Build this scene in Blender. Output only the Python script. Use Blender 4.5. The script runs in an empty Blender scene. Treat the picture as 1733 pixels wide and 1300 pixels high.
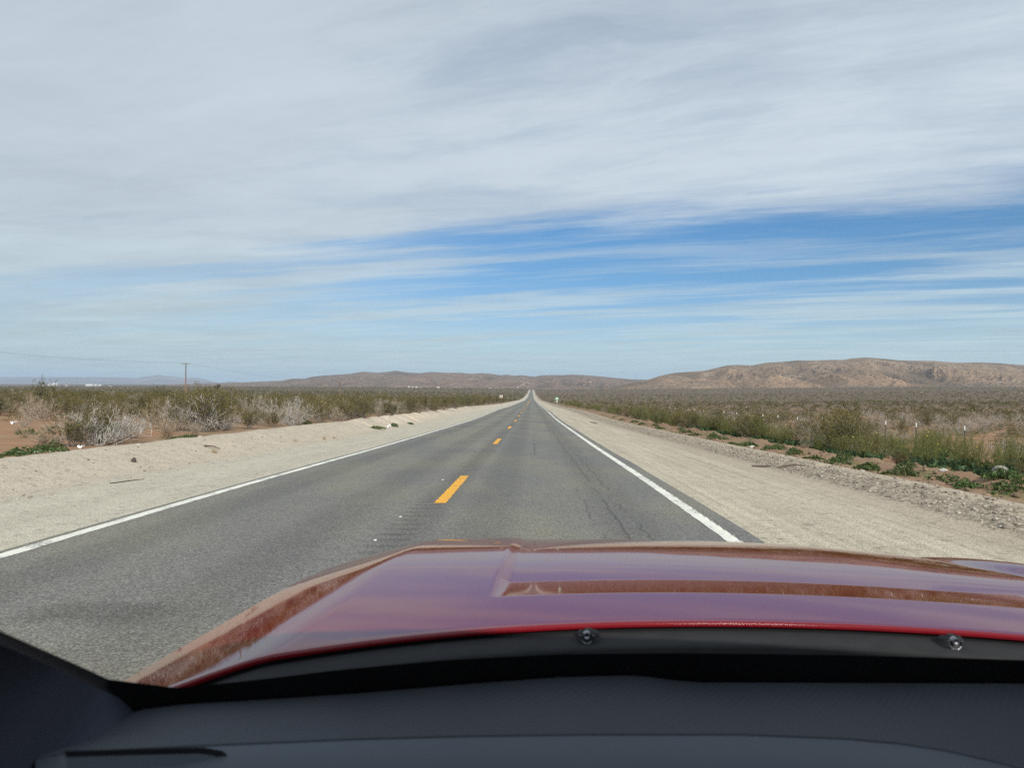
import bpy, math, random
import numpy as np
from mathutils import Vector, Matrix

random.seed(7)
RNG = np.random.default_rng(7)
C = bpy.context.scene.collection
scene = bpy.context.scene
R = math.radians
EYE = 1.45                      # eye height of the driver above the road

# ------------------------------------------------------------------ helpers
def tag(o, label=None, cat=None, group=None, kind=None):
    if label: o['label'] = label
    if cat: o['category'] = cat
    if group: o['group'] = group
    if kind: o['kind'] = kind
    return o

def link(name, me, mats=(), parent=None):
    o = bpy.data.objects.new(name, me)
    C.objects.link(o)
    if me is not None and len(me.materials) == 0:
        for m in mats: me.materials.append(m)
    if parent is not None: o.parent = parent
    return o

def mesh_np(name, verts, faces, midx=None, smooth=False, cols=None):
    """verts (n,3); faces (m,k) with one k (3 or 4)."""
    verts = np.asarray(verts, np.float32); faces = np.asarray(faces, np.int32)
    me = bpy.data.meshes.new(name)
    n, (m, k) = len(verts), faces.shape
    me.vertices.add(n); me.vertices.foreach_set('co', verts.ravel())
    me.loops.add(m * k); me.loops.foreach_set('vertex_index', faces.ravel())
    me.polygons.add(m)
    me.polygons.foreach_set('loop_start', np.arange(0, m * k, k, dtype=np.int32))
    me.polygons.foreach_set('loop_total', np.full(m, k, np.int32))
    if midx is not None: me.polygons.foreach_set('material_index', np.asarray(midx, np.int32))
    if smooth: me.polygons.foreach_set('use_smooth', np.ones(m, bool))
    if cols is not None:
        a = me.color_attributes.new('tint', 'FLOAT_COLOR', 'POINT')
        cc = np.ones((n, 4), np.float32); cc[:, :3] = cols
        a.data.foreach_set('color', cc.ravel())
    me.update(calc_edges=True); me.validate()
    return me

def mesh_pd(name, verts, faces, midx=None, smooth=False):
    me = bpy.data.meshes.new(name)
    me.from_pydata([tuple(v) for v in verts], [], [tuple(f) for f in faces])
    if midx is not None: me.polygons.foreach_set('material_index', midx)
    if smooth: me.polygons.foreach_set('use_smooth', [True] * len(me.polygons))
    me.update()
    return me

def grid_faces(nr, nc):
    i = np.arange((nr - 1) * (nc - 1)); r, c = i // (nc - 1), i % (nc - 1)
    a = r * nc + c
    return np.stack([a, a + 1, a + nc + 1, a + nc], 1)

class MB:
    """collects boxes, tubes and polygons into ONE mesh"""
    def __init__(s): s.v = []; s.f = []; s.m = []
    def add(s, v, f, m=0):
        b = len(s.v); s.v += [tuple(map(float, p)) for p in v]
        s.f += [tuple(i + b for i in q) for q in f]; s.m += [m] * len(f)
    def box(s, lo, hi, m=0, bev=0.0):
        x0, y0, z0 = lo; x1, y1, z1 = hi
        if bev <= 0:
            v = [(x0,y0,z0),(x1,y0,z0),(x1,y1,z0),(x0,y1,z0),(x0,y0,z1),(x1,y0,z1),(x1,y1,z1),(x0,y1,z1)]
            s.add(v, [(0,3,2,1),(4,5,6,7),(0,1,5,4),(1,2,6,5),(2,3,7,6),(3,0,4,7)], m)
        else:
            b = bev
            ring = lambda z, k: [(x0+k,y0,z),(x1-k,y0,z),(x1,y0+k,z),(x1,y1-k,z),(x1-k,y1,z),(x0+k,y1,z),(x0,y1-k,z),(x0,y0+k,z)]
            v = ring(z0, b) + ring(z1 - b, b)
            v += [(x0+b,y0+b,z1),(x1-b,y0+b,z1),(x1-b,y1-b,z1),(x0+b,y1-b,z1)]
            f = [(7,6,5,4,3,2,1,0)] + [(i,(i+1)%8,8+(i+1)%8,8+i) for i in range(8)]
            f += [(8,9,17,16),(9,10,17),(10,11,18,17),(11,12,18),(12,13,19,18),(13,14,19),(14,15,16,19),(15,8,16),(16,17,18,19)]
            s.add(v, f, m)
    def tube(s, pts, rad, n=8, m=0, cap=True):
        pts = [Vector(p) for p in pts]
        if not hasattr(rad, '__len__'): rad = [rad] * len(pts)
        v = []
        for i, p in enumerate(pts):
            d = (pts[min(i+1, len(pts)-1)] - pts[max(i-1, 0)]).normalized()
            u = d.cross(Vector((0,0,1)) if abs(d.z) < .9 else Vector((1,0,0))).normalized(); w = d.cross(u)
            for k in range(n):
                a = 2*math.pi*k/n
                v.append(p + (u*math.cos(a) + w*math.sin(a)) * rad[i])
        f = [(i*n+k, i*n+(k+1)%n, (i+1)*n+(k+1)%n, (i+1)*n+k) for i in range(len(pts)-1) for k in range(n)]
        if cap: f += [tuple(range(n)), tuple(range((len(pts)-1)*n, len(pts)*n))[::-1]]
        s.add(v, f, m)
    def build(s, name, mats, parent=None, smooth=False):
        if not isinstance(mats, (list, tuple)): mats = [mats]
        return link(name, mesh_pd(name, s.v, s.f, s.m, smooth), mats, parent)

def empty(name, loc=(0,0,0)):
    o = bpy.data.objects.new(name, None); C.objects.link(o); o.location = loc
    o.empty_display_size = .2
    return o

# ------------------------------------------------------------------ noise
def _h(ix, iy, seed):
    n = (ix.astype(np.int64) * 374761393 + iy.astype(np.int64) * 668265263 + seed * 1442695041) & 0xffffffff
    n = ((n ^ (n >> 13)) * 1274126177) & 0xffffffff
    n = (n ^ (n >> 16)) & 0xffffffff
    return n.astype(np.float64) / 4294967295.0
def vnoise(x, y, seed=0):
    x = np.asarray(x, float); y = np.asarray(y, float)
    ix, iy = np.floor(x), np.floor(y); fx, fy = x - ix, y - iy
    fx = fx*fx*fx*(fx*(fx*6-15)+10); fy = fy*fy*fy*(fy*(fy*6-15)+10)
    a = _h(ix, iy, seed); b = _h(ix+1, iy, seed); c = _h(ix, iy+1, seed); d = _h(ix+1, iy+1, seed)
    return (a*(1-fx)+b*fx)*(1-fy) + (c*(1-fx)+d*fx)*fy
def fbm(x, y, seed=0, o=4):
    t = 0; a = .5; s = 0
    for k in range(o):
        t = t + a*(vnoise(x, y, seed+k*17)-.5); s += a; x = x*2.03+7.1; y = y*2.03-3.3; a *= .5
    return t / s                      # about -.5 .. .5
def sstep(a, b, x):
    t = np.clip((np.asarray(x, float)-a)/(b-a), 0, 1); return t*t*(3-2*t)

# ------------------------------------------------------------------ node helpers
class NT:
    def __init__(s, tree): s.t = tree; s.n = tree.nodes; s.l = tree.links
    def new(s, typ, **kw):
        n = s.n.new(typ)
        for k, v in kw.items(): setattr(n, k, v)
        return n
    def put(s, sock, v):
        if hasattr(v, 'is_output'): s.l.new(v, sock)
        elif v is not None:
            if hasattr(sock.default_value, '__len__') and not hasattr(v, '__len__'): v = (v, v, v)
            if hasattr(sock.default_value, '__len__') and len(sock.default_value) == 4 and len(v) == 3: v = tuple(v) + (1,)
            sock.default_value = v
    def m(s, op, a, b=None, c=None, clamp=False):
        n = s.new('ShaderNodeMath', operation=op, use_clamp=clamp)
        s.put(n.inputs[0], a)
        if b is not None: s.put(n.inputs[1], b)
        if c is not None: s.put(n.inputs[2], c)
        return n.outputs[0]
    def add(s, a, b): return s.m('ADD', a, b)
    def sub(s, a, b): return s.m('SUBTRACT', a, b)
    def mul(s, a, b): return s.m('MULTIPLY', a, b)
    def ss(s, x, a, b):
        n = s.new('ShaderNodeMapRange', interpolation_type='SMOOTHSTEP')
        s.put(n.inputs[0], x); n.inputs[1].default_value = a; n.inputs[2].default_value = b
        return n.outputs[0]
    def lin(s, x, a, b, c=0., d=1.):
        n = s.new('ShaderNodeMapRange'); s.put(n.inputs[0], x)
        for i, v in enumerate((a, b, c, d)): n.inputs[i+1].default_value = v
        return n.outputs[0]
    def mix(s, f, a, b, mode='MIX'):
        n = s.new('ShaderNodeMix', data_type='RGBA', blend_type=mode)
        s.put(n.inputs[0], f); s.put(n.inputs[6], a); s.put(n.inputs[7], b)
        return n.outputs[2]
    def noise(s, vec, scale, detail=3, rough=.5, dist=0.):
        n = s.new('ShaderNodeTexNoise'); s.put(n.inputs['Vector'], vec)
        n.inputs['Scale'].default_value = scale; n.inputs['Detail'].default_value = detail
        n.inputs['Roughness'].default_value = rough; n.inputs['Distortion'].default_value = dist
        return n.outputs[0]
    def voro(s, vec, scale, out='Distance', rnd=1.):
        n = s.new('ShaderNodeTexVoronoi'); s.put(n.inputs['Vector'], vec)
        n.inputs['Scale'].default_value = scale; n.inputs['Randomness'].default_value = rnd
        return n.outputs[out]
    def vmul(s, vec, k):
        n = s.new('ShaderNodeVectorMath', operation='MULTIPLY'); s.put(n.inputs[0], vec); n.inputs[1].default_value = k
        return n.outputs[0]
    def sep(s, v):
        n = s.new('ShaderNodeSeparateXYZ'); s.put(n.inputs[0], v); return n.outputs
    def comb(s, x, y, z):
        n = s.new('ShaderNodeCombineXYZ')
        for i, v in enumerate((x, y, z)): s.put(n.inputs[i], v)
        return n.outputs[0]
    def bump(s, h, strength, dist, nrm=None):
        n = s.new('ShaderNodeBump'); n.inputs['Strength'].default_value = strength; n.inputs['Distance'].default_value = dist
        s.put(n.inputs['Height'], h)
        if nrm is not None: s.put(n.inputs['Normal'], nrm)
        return n.outputs[0]
    def bright(s, col, f):            # colour * scalar socket
        n = s.new('ShaderNodeVectorMath', operation='SCALE'); s.put(n.inputs[0], col); s.put(n.inputs['Scale'], f)
        return n.outputs[0]

def material(name):
    m = bpy.data.materials.new(name); m.use_nodes = True
    nt = NT(m.node_tree)
    p = next(n for n in nt.n if n.type == 'BSDF_PRINCIPLED')
    p.inputs['Specular IOR Level'].default_value = .25
    return m, nt, p
def pos(nt): return nt.new('ShaderNodeNewGeometry').outputs['Position']
def objco(nt): return nt.new('ShaderNodeTexCoord').outputs['Object']
def plain(name, col, rough=.6, metal=0., var=.12, scale=6., spec=.3):
    m, nt, p = material(name)
    n = nt.noise(objco(nt), scale, 4, .6)
    nt.put(p.inputs['Base Color'], nt.bright(tuple(col), nt.lin(n, .25, .75, 1-var, 1+var)))
    p.inputs['Roughness'].default_value = rough; p.inputs['Metallic'].default_value = metal
    p.inputs['Specular IOR Level'].default_value = spec
    return m

# ================================================================== TERRAIN SHAPE
_py = np.array([-60, 0, 10, 24.5, 39, 54, 68, 83, 98, 153, 240, 336, 525, 900, 1400, 2200, 3000, 9000.])
_pz = np.array([1.05, 0, -.175, -.53, -.85, -1.17, -1.40, -1.59, -1.78, -2.78, -4.15, -5.55, -8.15, -10.7, -11.4, -7.75, -8.6, -9.])
def _slopes(x, y):
    h = np.diff(x); d = np.diff(y)/h; m = np.zeros_like(y)
    for i in range(1, len(y)-1):
        if d[i-1]*d[i] > 0:
            w1, w2 = 2*h[i]+h[i-1], h[i]+2*h[i-1]; m[i] = (w1+w2)/(w1/d[i-1]+w2/d[i])
    m[0], m[-1] = d[0], 0
    return m
_pm = _slopes(_py, _pz)
def road_z(y):
    y = np.clip(np.asarray(y, float), -2000, 8999)
    i = np.clip(np.searchsorted(_py, y)-1, 0, len(_py)-2)
    h = _py[i+1]-_py[i]; t = np.maximum((y-_py[i])/h, -40)
    c = np.clip(t, 0, 1)
    z = (2*c**3-3*c**2+1)*_pz[i] + (c**3-2*c**2+c)*h*_pm[i] + (-2*c**3+3*c**2)*_pz[i+1] + (c**3-c**2)*h*_pm[i+1]
    return np.where(y < -60, 1.05, z)

LEFT_EDGE, RIGHT_EDGE = -5.27, 2.5      # pavement edges
def bank_x(y): return -9.75 + .45*fbm(y*.13, y*0+3.3, 11, 3) + np.clip((y-45)/120., 0, 1)*1.2
def left_strip_z(x, y):
    zr = road_z(y); a = -x
    bx = -bank_x(y)
    hgt = np.interp(y, [-30, 5, 14, 26, 45, 90, 150, 300, 600], [.34, .36, .42, .50, .52, .48, .42, .30, .2])
    z = zr - .02 - .02*sstep(5.3, 6.3, a)
    base = bx - 1.75 + .25*fbm(y*.5, y*0, 5, 2)
    k = sstep(0, 1, (a-base)/np.maximum(bx-base, .3))
    gully = np.clip(fbm(y*1.1, a*.35, 23, 3)*4.5, -1., .6)*sstep(34, 44, y)*(1-sstep(90, 130, y))
    z = z + k*hgt*(1+.55*gully*(1-.3*k)) + .05*fbm(x*.9, y*.9, 31, 4)*sstep(6, 8, a) + .03*fbm(x*4, y*4, 37, 3)*sstep(7.6, 8.4, a)
    z = z - sstep(bx+.02, bx+.9, a)*.30
    return z
def lip_x(y): return 6.95 + .35*fbm(y*.12, y*0+9.1, 61, 3)
def right_strip_z(x, y):
    zr = road_z(y); l = lip_x(y)
    wr = sstep(l-1.5, l-1.1, x)*(1-sstep(l-.25, l, x))
    z = zr - .02 - .03*sstep(2.6, 3.4, x) - .05*sstep(4.0, 5.5, x) + .02*fbm(x*2, y*.25, 41, 3)*sstep(2.7, 3.4, x)
    z = z + wr*(.05+.10*fbm(x*3.1, y*3.1, 43, 4)) + .045*np.exp(-((x-l)/.22)**2)
    z = z - .45*sstep(l+.1, l+1.3, x)
    return z
def ground_z(x, y):
    x = np.asarray(x, float); y = np.asarray(y, float)
    zr = road_z(y); r = np.hypot(x, y)
    bx = -bank_x(y)
    a = np.maximum(-x-bx, 0)
    hgt = np.interp(y, [-30, 5, 14, 26, 45, 90, 150, 300, 600], [.34, .36, .42, .50, .52, .48, .42, .30, .2])
    zl = zr + hgt - .10 + 10.5*(1-np.exp(-.021*a/10.5)) + .16*fbm(x*.35, y*.35, 3, 4) + .5*fbm(x*.03, y*.03, 9, 3)*sstep(40, 160, r)
    b = np.maximum(x-7.2, 0)
    zrt = zr - .12 - .062*np.minimum(b, 11) + .0*b + 10.*sstep(60, 1000, x) + .18*fbm(x*.4, y*.4, 13, 4)
    zrt = zrt + .20*np.exp(-((x-8.9-.4*fbm(y*.2, y*0, 77, 2))/.45)**2)*(.8+1.6*fbm(x*1.3, y*1.3, 79, 3)) + (.12*fbm(x*2.5, y*2.5, 81, 3)+.07*fbm(x*7, y*5, 83, 2))*sstep(7.2, 8, x)*(1-sstep(14, 22, x))
    zrt = zrt + .5*fbm(x*.03, y*.03, 19, 3)*sstep(40, 160, r)
    z = np.where(x < 0, zl, zrt)
    ins = sstep(-bx-.25, -bx+.35, x)*(1-sstep(7.2, 7.7, x))
    z = z*(1-ins) + (zr-.35)*ins
    z = z + np.maximum(0, r-3000)*.0042
    return z
def gz(x, y): return float(ground_z(np.array([x]), np.array([y]))[0])
def surf(x, y):
    x = np.asarray(x, float); y = np.asarray(y, float)
    return np.where((x < -5.3) & (x > bank_x(y)-.3), left_strip_z(x, y), np.where((x > 2.5) & (x < lip_x(y)+.6), np.maximum(right_strip_z(x, y), ground_z(x, y)),
           np.where((x >= -5.3) & (x <= 2.5), road_z(y), ground_z(x, y))))
def sz(x, y): return float(surf(np.array([x]), np.array([y]))[0])

# ================================================================== MATERIALS
def m_asphalt():
    m, nt, p = material('asphalt'); P = pos(nt); X, Y, Z = nt.sep(P)
    sp = nt.voro(P, 92, 'Color'); s1 = nt.sep(sp)[0]
    s2 = nt.noise(P, 28, 3, .7)
    lane = nt.noise(nt.vmul(P, (1.1, .05, 1)), 1.0, 4, .6)
    patch = nt.noise(nt.vmul(P, (.5, .22, 1)), 1.0, 5, .6)
    f = nt.mul(nt.lin(nt.m('POWER', s1, 1.6), 0, 1, .62, 1.55), nt.lin(s2, .25, .75, .84, 1.16))
    col = nt.mix(nt.ss(patch, .38, .66), (.176, .171, .159), (.214, .204, .160))
    col = nt.mix(nt.mul(nt.ss(lane, .55, .8), .5), col, (.16, .156, .143))
    # dark traffic film in the wheel paths and along the ground-in centre strip
    def band(c, w): return nt.sub(1, nt.ss(nt.m('ABSOLUTE', nt.sub(X, c)), w*.3, w))
    wp = nt.m('MAXIMUM', band(-.55, .5), nt.m('MAXIMUM', band(1.15, .5), nt.m('MAXIMUM', band(-2.4, .5), band(-4.1, .5))))
    wig = nt.lin(nt.noise(nt.vmul(P, (0, .25, 0)), 1, 3), .3, .7, -.12, .12)
    col = nt.bright(col, nt.sub(1, nt.mul(wp, .15)))
    col = nt.bright(col, nt.sub(1, nt.mul(band(-1.32, .33), .17)))
    col = nt.bright(col, f)
    # cracks
    def crack(c, w, lo, hi, seed, amp=.12):
        wob = nt.mul(nt.sub(nt.noise(nt.add(nt.mul(Y, 1.), seed), .9, 6, .65), .5), amp*2)
        d = nt.m('ABSOLUTE', nt.sub(nt.sub(X, c), wob))
        brk = nt.ss(nt.noise(nt.add(nt.mul(Y, .6), seed*3.), 1., 2), .42, .5)
        return nt.mul(nt.mul(nt.sub(1, nt.ss(d, w*.3, w)), brk), nt.mul(nt.ss(Y, lo, lo+2), nt.sub(1, nt.ss(Y, hi-4, hi))))
    ck = nt.m('MAXIMUM', crack(1.02, .022, 4, 62, 3.1), nt.m('MAXIMUM', crack(1.22, .018, 4, 22, 8.7, .3), nt.m('MAXIMUM', crack(.08, .03, 18, 34, 5.2, .05), crack(.72, .016, 3, 14, 12.9, .35))))
    # short transverse cracks in the right edge
    ty = nt.noise(nt.comb(nt.mul(X, .8), 0, 0), 1.5, 3)
    tr = nt.m('FRACT', nt.mul(nt.add(Y, nt.mul(ty, .5)), .31))
    tc = nt.mul(nt.sub(1, nt.ss(nt.m('ABSOLUTE', nt.sub(tr, .5)), .002, .007)), nt.ss(X, 2.12, 2.2))
    ck = nt.m('MAXIMUM', ck, nt.mul(tc, nt.sub(1, nt.ss(Y, 24, 40))))
    col = nt.mix(nt.mul(ck, .42), col, (.05, .05, .047))
    gv = nt.mul(nt.ss(nt.m('COSINE', nt.mul(Y, 2*math.pi/.305)), .1, .8), nt.sub(1, nt.ss(nt.m('ABSOLUTE', nt.sub(X, -1.45)), .17, .22)))
    col = nt.bright(col, nt.sub(1, nt.mul(nt.mul(gv, nt.sub(1, nt.ss(Y, 25, 60))), nt.lin(s2, .3, .7, .10, .30))))
    # wheel-skid stain on the left
    st = nt.mul(nt.sub(1, nt.ss(nt.m('ABSOLUTE', nt.sub(Y, nt.add(4.55, nt.mul(nt.noise(P, 1.3, 3), .5)))), .05, .32)), nt.mul(nt.ss(X, -3.6, -3.2), nt.sub(1, nt.ss(X, -2.7, -2.3))))
    col = nt.bright(col, nt.sub(1, nt.mul(st, .3)))
    nt.put(p.inputs['Base Color'], col)
    p.inputs['Roughness'].default_value = .85
    h = nt.add(s1, nt.mul(s2, 1.2))
    h = nt.sub(h, nt.mul(ck, 3))
    nt.put(p.inputs['Normal'], nt.bump(h, .55, .006))
    return m
def m_paint(name, col, wear=.35):
    m, nt, p = material(name); P = pos(nt)
    w = nt.noise(P, 30, 4, .75); w2 = nt.noise(P, 2.2, 3)
    f = nt.ss(nt.add(w, nt.mul(w2, .55)), .88-wear*.35, .97)
    c = nt.bright(col, nt.lin(nt.noise(P, 60, 2), .3, .7, .85, 1.1))
    nt.put(p.inputs['Base Color'], nt.mix(nt.mul(f, .8), c, (.13, .13, .12)))
    p.inputs['Roughness'].default_value = .6
    nt.put(p.inputs['Normal'], nt.bump(nt.voro(P, 75, 'Color'), .3, .004))
    return m
def m_gravel(name, c1, c2, pink, rub=False):
    m, nt, p = material(name); P = pos(nt); X, Y, Z = nt.sep(P)
    v = nt.new('ShaderNodeTexVoronoi'); nt.put(v.inputs['Vector'], P); v.inputs['Scale'].default_value = 62
    s1 = nt.sep(v.outputs['Color'])[1]
    s2 = nt.sep(nt.voro(P, 13, 'Color'))[0]
    lo = nt.noise(nt.vmul(P, (.9, .12, 1)), 1.6, 4, .6); lo2 = nt.noise(P, 2.4, 4, .6)
    col = nt.mix(nt.ss(lo, .35, .65), c1, c2)
    col = nt.mix(nt.mul(nt.ss(nt.m('ABSOLUTE', X), *( (7.4, 8.3) if not rub else (4.2, 5.6))), nt.lin(lo2, .3, .7, .6, 1.)), col, pink)
    f = nt.mul(nt.lin(s1, 0, 1, .72, 1.26), nt.lin(lo2, .25, .75, .90, 1.08))
    dark = nt.ss(s2, .93, .97)
    if rub:      # rubble row of darker stones, and tyre-track streaks
        tr = nt.noise(nt.vmul(P, (6., .06, 1)), 1.2, 4, .65)
        f = nt.mul(f, nt.lin(tr, .35, .7, 1.07, .80))
        rb = nt.mul(nt.ss(X, 5.25, 5.7), nt.sub(1, nt.ss(X, 6.6, 6.8)))
        stones = nt.sep(nt.voro(P, 15, 'Color'))[2]
        f = nt.mul(f, nt.sub(1, nt.mul(rb, nt.lin(nt.m('POWER', stones, 1.5), 0, 1, -.02, .62))))
    col = nt.bright(col, f)
    col = nt.mix(nt.mul(dark, .35), col, (.13, .11, .09))
    nt.put(p.inputs['Base Color'], col); p.inputs['Roughness'].default_value = .95; p.inputs['Specular IOR Level'].default_value = .1
    h = nt.add(nt.mul(v.outputs['Distance'], -1.), nt.mul(nt.noise(P, 13, 3, .6), .9))
    nt.put(p.inputs['Normal'], nt.bump(h, .6, .014))
    return m
def m_ground():
    m, nt, p = material('desert_soil'); P = pos(nt); X, Y, Z = nt.sep(P)
    d = nt.m('SQRT', nt.add(nt.mul(X, X), nt.mul(Y, Y)))
    lo = nt.noise(P, .25, 4, .6); mid = nt.noise(P, 1.7, 5, .6); hi = nt.noise(P, 17, 3, .7)
    col = nt.mix(nt.ss(lo, .35, .65), (.315, .175, .105), (.33, .225, .145))
    # sandier where the road graders pushed material
    near = nt.sub(1, nt.ss(nt.m('ABSOLUTE', nt.sub(X, -.4)), 9.2, 12.2))
    col = nt.mix(nt.mul(near, nt.lin(mid, .3, .7, .3, .9)), col, (.255, .185, .125))
    # low winter-green annuals between the shrubs
    g = nt.mul(nt.ss(nt.noise(P, .8, 4, .65), .54, .66), .55)
    col = nt.mix(g, col, (.14, .15, .055))
    # plant litter and the plain's own scrub mottling
    mot = nt.noise(nt.vmul(P, (1, 1, 0)), .16, 5, .75); big = nt.noise(nt.vmul(P, (1, 1, 0)), .004, 4, .6)
    far = nt.mix(nt.ss(mot, .42, .60), (.205, .16, .11), (.075, .066, .043))
    far = nt.mix(nt.mul(nt.ss(big, .4, .65), .45), far, (.13, .105, .085))
    col = nt.mix(nt.mul(nt.ss(d, 60, 330), .9), col, far)
    f = nt.mul(nt.lin(hi, .25, .75, .75, 1.22), nt.lin(mid, .25, .75, .85, 1.12))
    nt.put(p.inputs['Base Color'], nt.bright(col, f)); p.inputs['Roughness'].default_value = 1.; p.inputs['Specular IOR Level'].default_value = .05
    nt.put(p.inputs['Normal'], nt.bump(nt.add(mid, nt.mul(hi, .25)), .8, .07))
    return m
def m_hill(name, c1, c2, scar, red):
    m, nt, p = material(name); P = pos(nt)
    lo = nt.noise(P, .0022, 5, .6); mid = nt.noise(P, .012, 5, .65)
    col = nt.mix(nt.ss(lo, .4, .62), c1, c2)
    col = nt.mix(nt.mul(nt.ss(nt.noise(P, .0045, 4, .6, .6), .60, .68), .55), col, scar)
    Z = nt.sep(P)[2]
    col = nt.mix(nt.mul(nt.mul(nt.ss(nt.noise(P, .0035, 3), .45, .6), nt.sub(1, nt.ss(Z, 20, 70))), .5), col, red)
    dots = nt.sub(1, nt.ss(nt.voro(P, .085), .24, .42)); dn = nt.m('MAXIMUM', nt.ss(nt.noise(P, .006, 3), .3, .6), nt.sub(1, nt.ss(Z, 8, 42)))
    dots2 = nt.sub(1, nt.ss(nt.voro(P, .19), .25, .45))
    col = nt.mix(nt.mul(nt.m('MAXIMUM', dots, nt.mul(dots2, .7)), nt.lin(dn, 0, 1, .45, .92)), col, (.055, .046, .034))
    gu = nt.sep(nt.new('ShaderNodeAttribute', attribute_name='tint').outputs['Color'])[0]     # darker along the washes, lighter on the crests
    col = nt.mix(nt.mul(nt.ss(gu, .22, .55), .62), col, (.105, .082, .056))
    col = nt.bright(col, nt.lin(gu, .0, .14, 1.16, 1.0))
    nt.put(p.inputs['Base Color'], nt.bright(col, nt.lin(mid, .25, .75, .8, 1.18)))
    p.inputs['Roughness'].default_value = 1; p.inputs['Specular IOR Level'].default_value = .03
    nt.put(p.inputs['Normal'], nt.bump(nt.add(nt.noise(P, .02, 6, .65), nt.mul(mid, .5)), .8, 6))
    return m
def m_leaf(name, ca, cb, attr=False, rough=.55, trans=.3, var=.35):
    """foliage; the tint differs from plant to plant"""
    m, nt, p = material(name)
    if attr:
        a = nt.new('ShaderNodeAttribute', attribute_name='tint'); base = a.outputs['Color']
    else:
        oi = nt.new('ShaderNodeObjectInfo').outputs['Random']
        base = nt.mix(oi, ca, cb)
        ge = nt.new('ShaderNodeNewGeometry').outputs['Random Per Island']
        base = nt.bright(base, nt.lin(ge, 0, 1, 1-var, 1+var))
    out = next(n for n in nt.n if n.type == 'OUTPUT_MATERIAL')
    nt.put(p.inputs['Base Color'], base); p.inputs['Roughness'].default_value = rough; p.inputs['Specular IOR Level'].default_value = .2
    if trans > 0:
        tr = nt.new('ShaderNodeBsdfTranslucent'); nt.put(tr.inputs['Color'], base)
        mx = nt.new('ShaderNodeMixShader'); mx.inputs[0].default_value = trans
        nt.l.new(p.outputs[0], mx.inputs[1]); nt.l.new(tr.outputs[0], mx.inputs[2]); nt.l.new(mx.outputs[0], out.inputs[0])
    return m

M = {}
M['asphalt'] = m_asphalt()
M['white'] = m_paint('white_line_paint', (.78, .77, .67), .3)
M['yellow'] = m_paint('yellow_line_paint', (.80, .40, .035), .12)
M['gravel_l'] = m_gravel('pale_gravel', (.465, .425, .340), (.505, .465, .375), (.485, .415, .325))
M['gravel_r'] = m_gravel('tan_gravel', (.47, .415, .32), (.51, .455, .35), (.42, .355, .27), True)
M['ground'] = m_ground()
M['hill_r'] = m_hill('red_brown_hill', (.30, .212, .14), (.24, .178, .125), (.48, .37, .26), (.38, .24, .145))
M['hill_l'] = m_hill('grey_brown_hill', (.215, .165, .125), (.235, .165, .12), (.34, .26, .20), (.27, .18, .135))
M['far'] = plain('far_rock', (.24, .20, .18), 1., 0, .3, .0006)
M['creo'] = m_leaf('creosote_leaf', (.19, .155, .05), (.105, .10, .034))
M['creo_stem'] = plain('creosote_stem', (.21, .19, .165), .8, 0, .3, 3)
M['dry'] = m_leaf('dry_twig', (.38, .33, .27), (.36, .27, .18), False, .9, 0., .4)
M['drygrey'] = m_leaf('grey_twig', (.42, .40, .37), (.36, .33, .29), False, .9, 0., .35)
M['mustard'] = m_leaf('mustard_leaf', (.175, .195, .065), (.215, .205, .08), False, .6, .4)
M['mustbase'] = m_leaf('mustard_base_leaf', (.075, .13, .05), (.06, .11, .055), False, .45, .3)
M['weed'] = m_leaf('weed_leaf', (.08, .13, .04), (.11, .13, .05), False, .5, .3)
M['flower'] = plain('yellow_petal', (.8, .62, .05), .6)
M['straw'] = m_leaf('straw', (.50, .43, .30), (.46, .36, .22), False, .9, .1)
M['scrub'] = m_leaf('scrub_leaf', None, None, True, .8, .15)
M['rock'] = plain('grey_rock', (.27, .25, .23), .9, 0, .35, 9)
M['palerock'] = plain('pale_rock', (.45, .42, .37), .9, 0, .2, 9)
M['darkrock'] = plain('dark_rock', (.07, .055, .05), .9, 0, .3, 20)
M['wood'] = plain('weathered_wood', (.22, .125, .07), .85, 0, .35, 4)
M['stick'] = plain('dead_stick', (.10, .08, .065), .9, 0, .3, 20)
M['steel'] = plain('dark_steel', (.07, .075, .06), .6, .4, .3, 9)
M['galv'] = plain('galvanised_metal', (.52, .50, .47), .45, .6, .15, 6)
M['whitep'] = plain('white_enamel', (.66, .65, .60), .5, 0, .08, 9)
M['green'] = plain('sign_green', (.03, .21, .12), .35, 0, .08, 9)
M['signback'] = plain('sign_back', (.52, .47, .43), .5, .2, .12, 5)
M['cream'] = plain('cream_wall', (.50, .48, .45), .8, 0, .05, .3)
M['roofw'] = plain('pale_roof', (.62, .61, .59), .6, 0, .05, .3)
M['roofd'] = plain('dark_roof', (.13, .11, .10), .8, 0, .1, .3)
M['glass_dark'] = plain('dark_window', (.03, .035, .04), .15)
M['paper'] = plain('white_paper', (.85, .85, .84), .7, 0, .05, 20)

# ================================================================== GROUND, ROAD, SHOULDERS
def seq(*parts):
    out = []
    for a, b, n, p in parts: out += list(a+(b-a)*(np.linspace(0, 1, n, endpoint=False)**p))
    return np.array(out)
xs_r = np.r_[np.arange(0, 7, 1.), np.arange(7, 14, .12), np.arange(14, 16, .25), np.arange(16, 34, .5), 34+np.cumsum(.6*1.085**np.arange(108))]
xs_l = np.r_[np.arange(1, 9, 1.), np.arange(9, 16, .22), np.arange(16, 34, .5), 34+np.cumsum(.6*1.085**np.arange(108))]
xs = np.r_[-xs_l[::-1], xs_r]
ys = np.r_[-np.cumsum(.8*1.16**np.arange(38))[::-1], 0, np.arange(.5, 60, .3), 60+np.cumsum(.35*1.033**np.arange(244))]
GX, GY = np.meshgrid(xs, ys)
V = np.stack([GX.ravel(), GY.ravel(), ground_z(GX.ravel(), GY.ravel())], 1)
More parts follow.
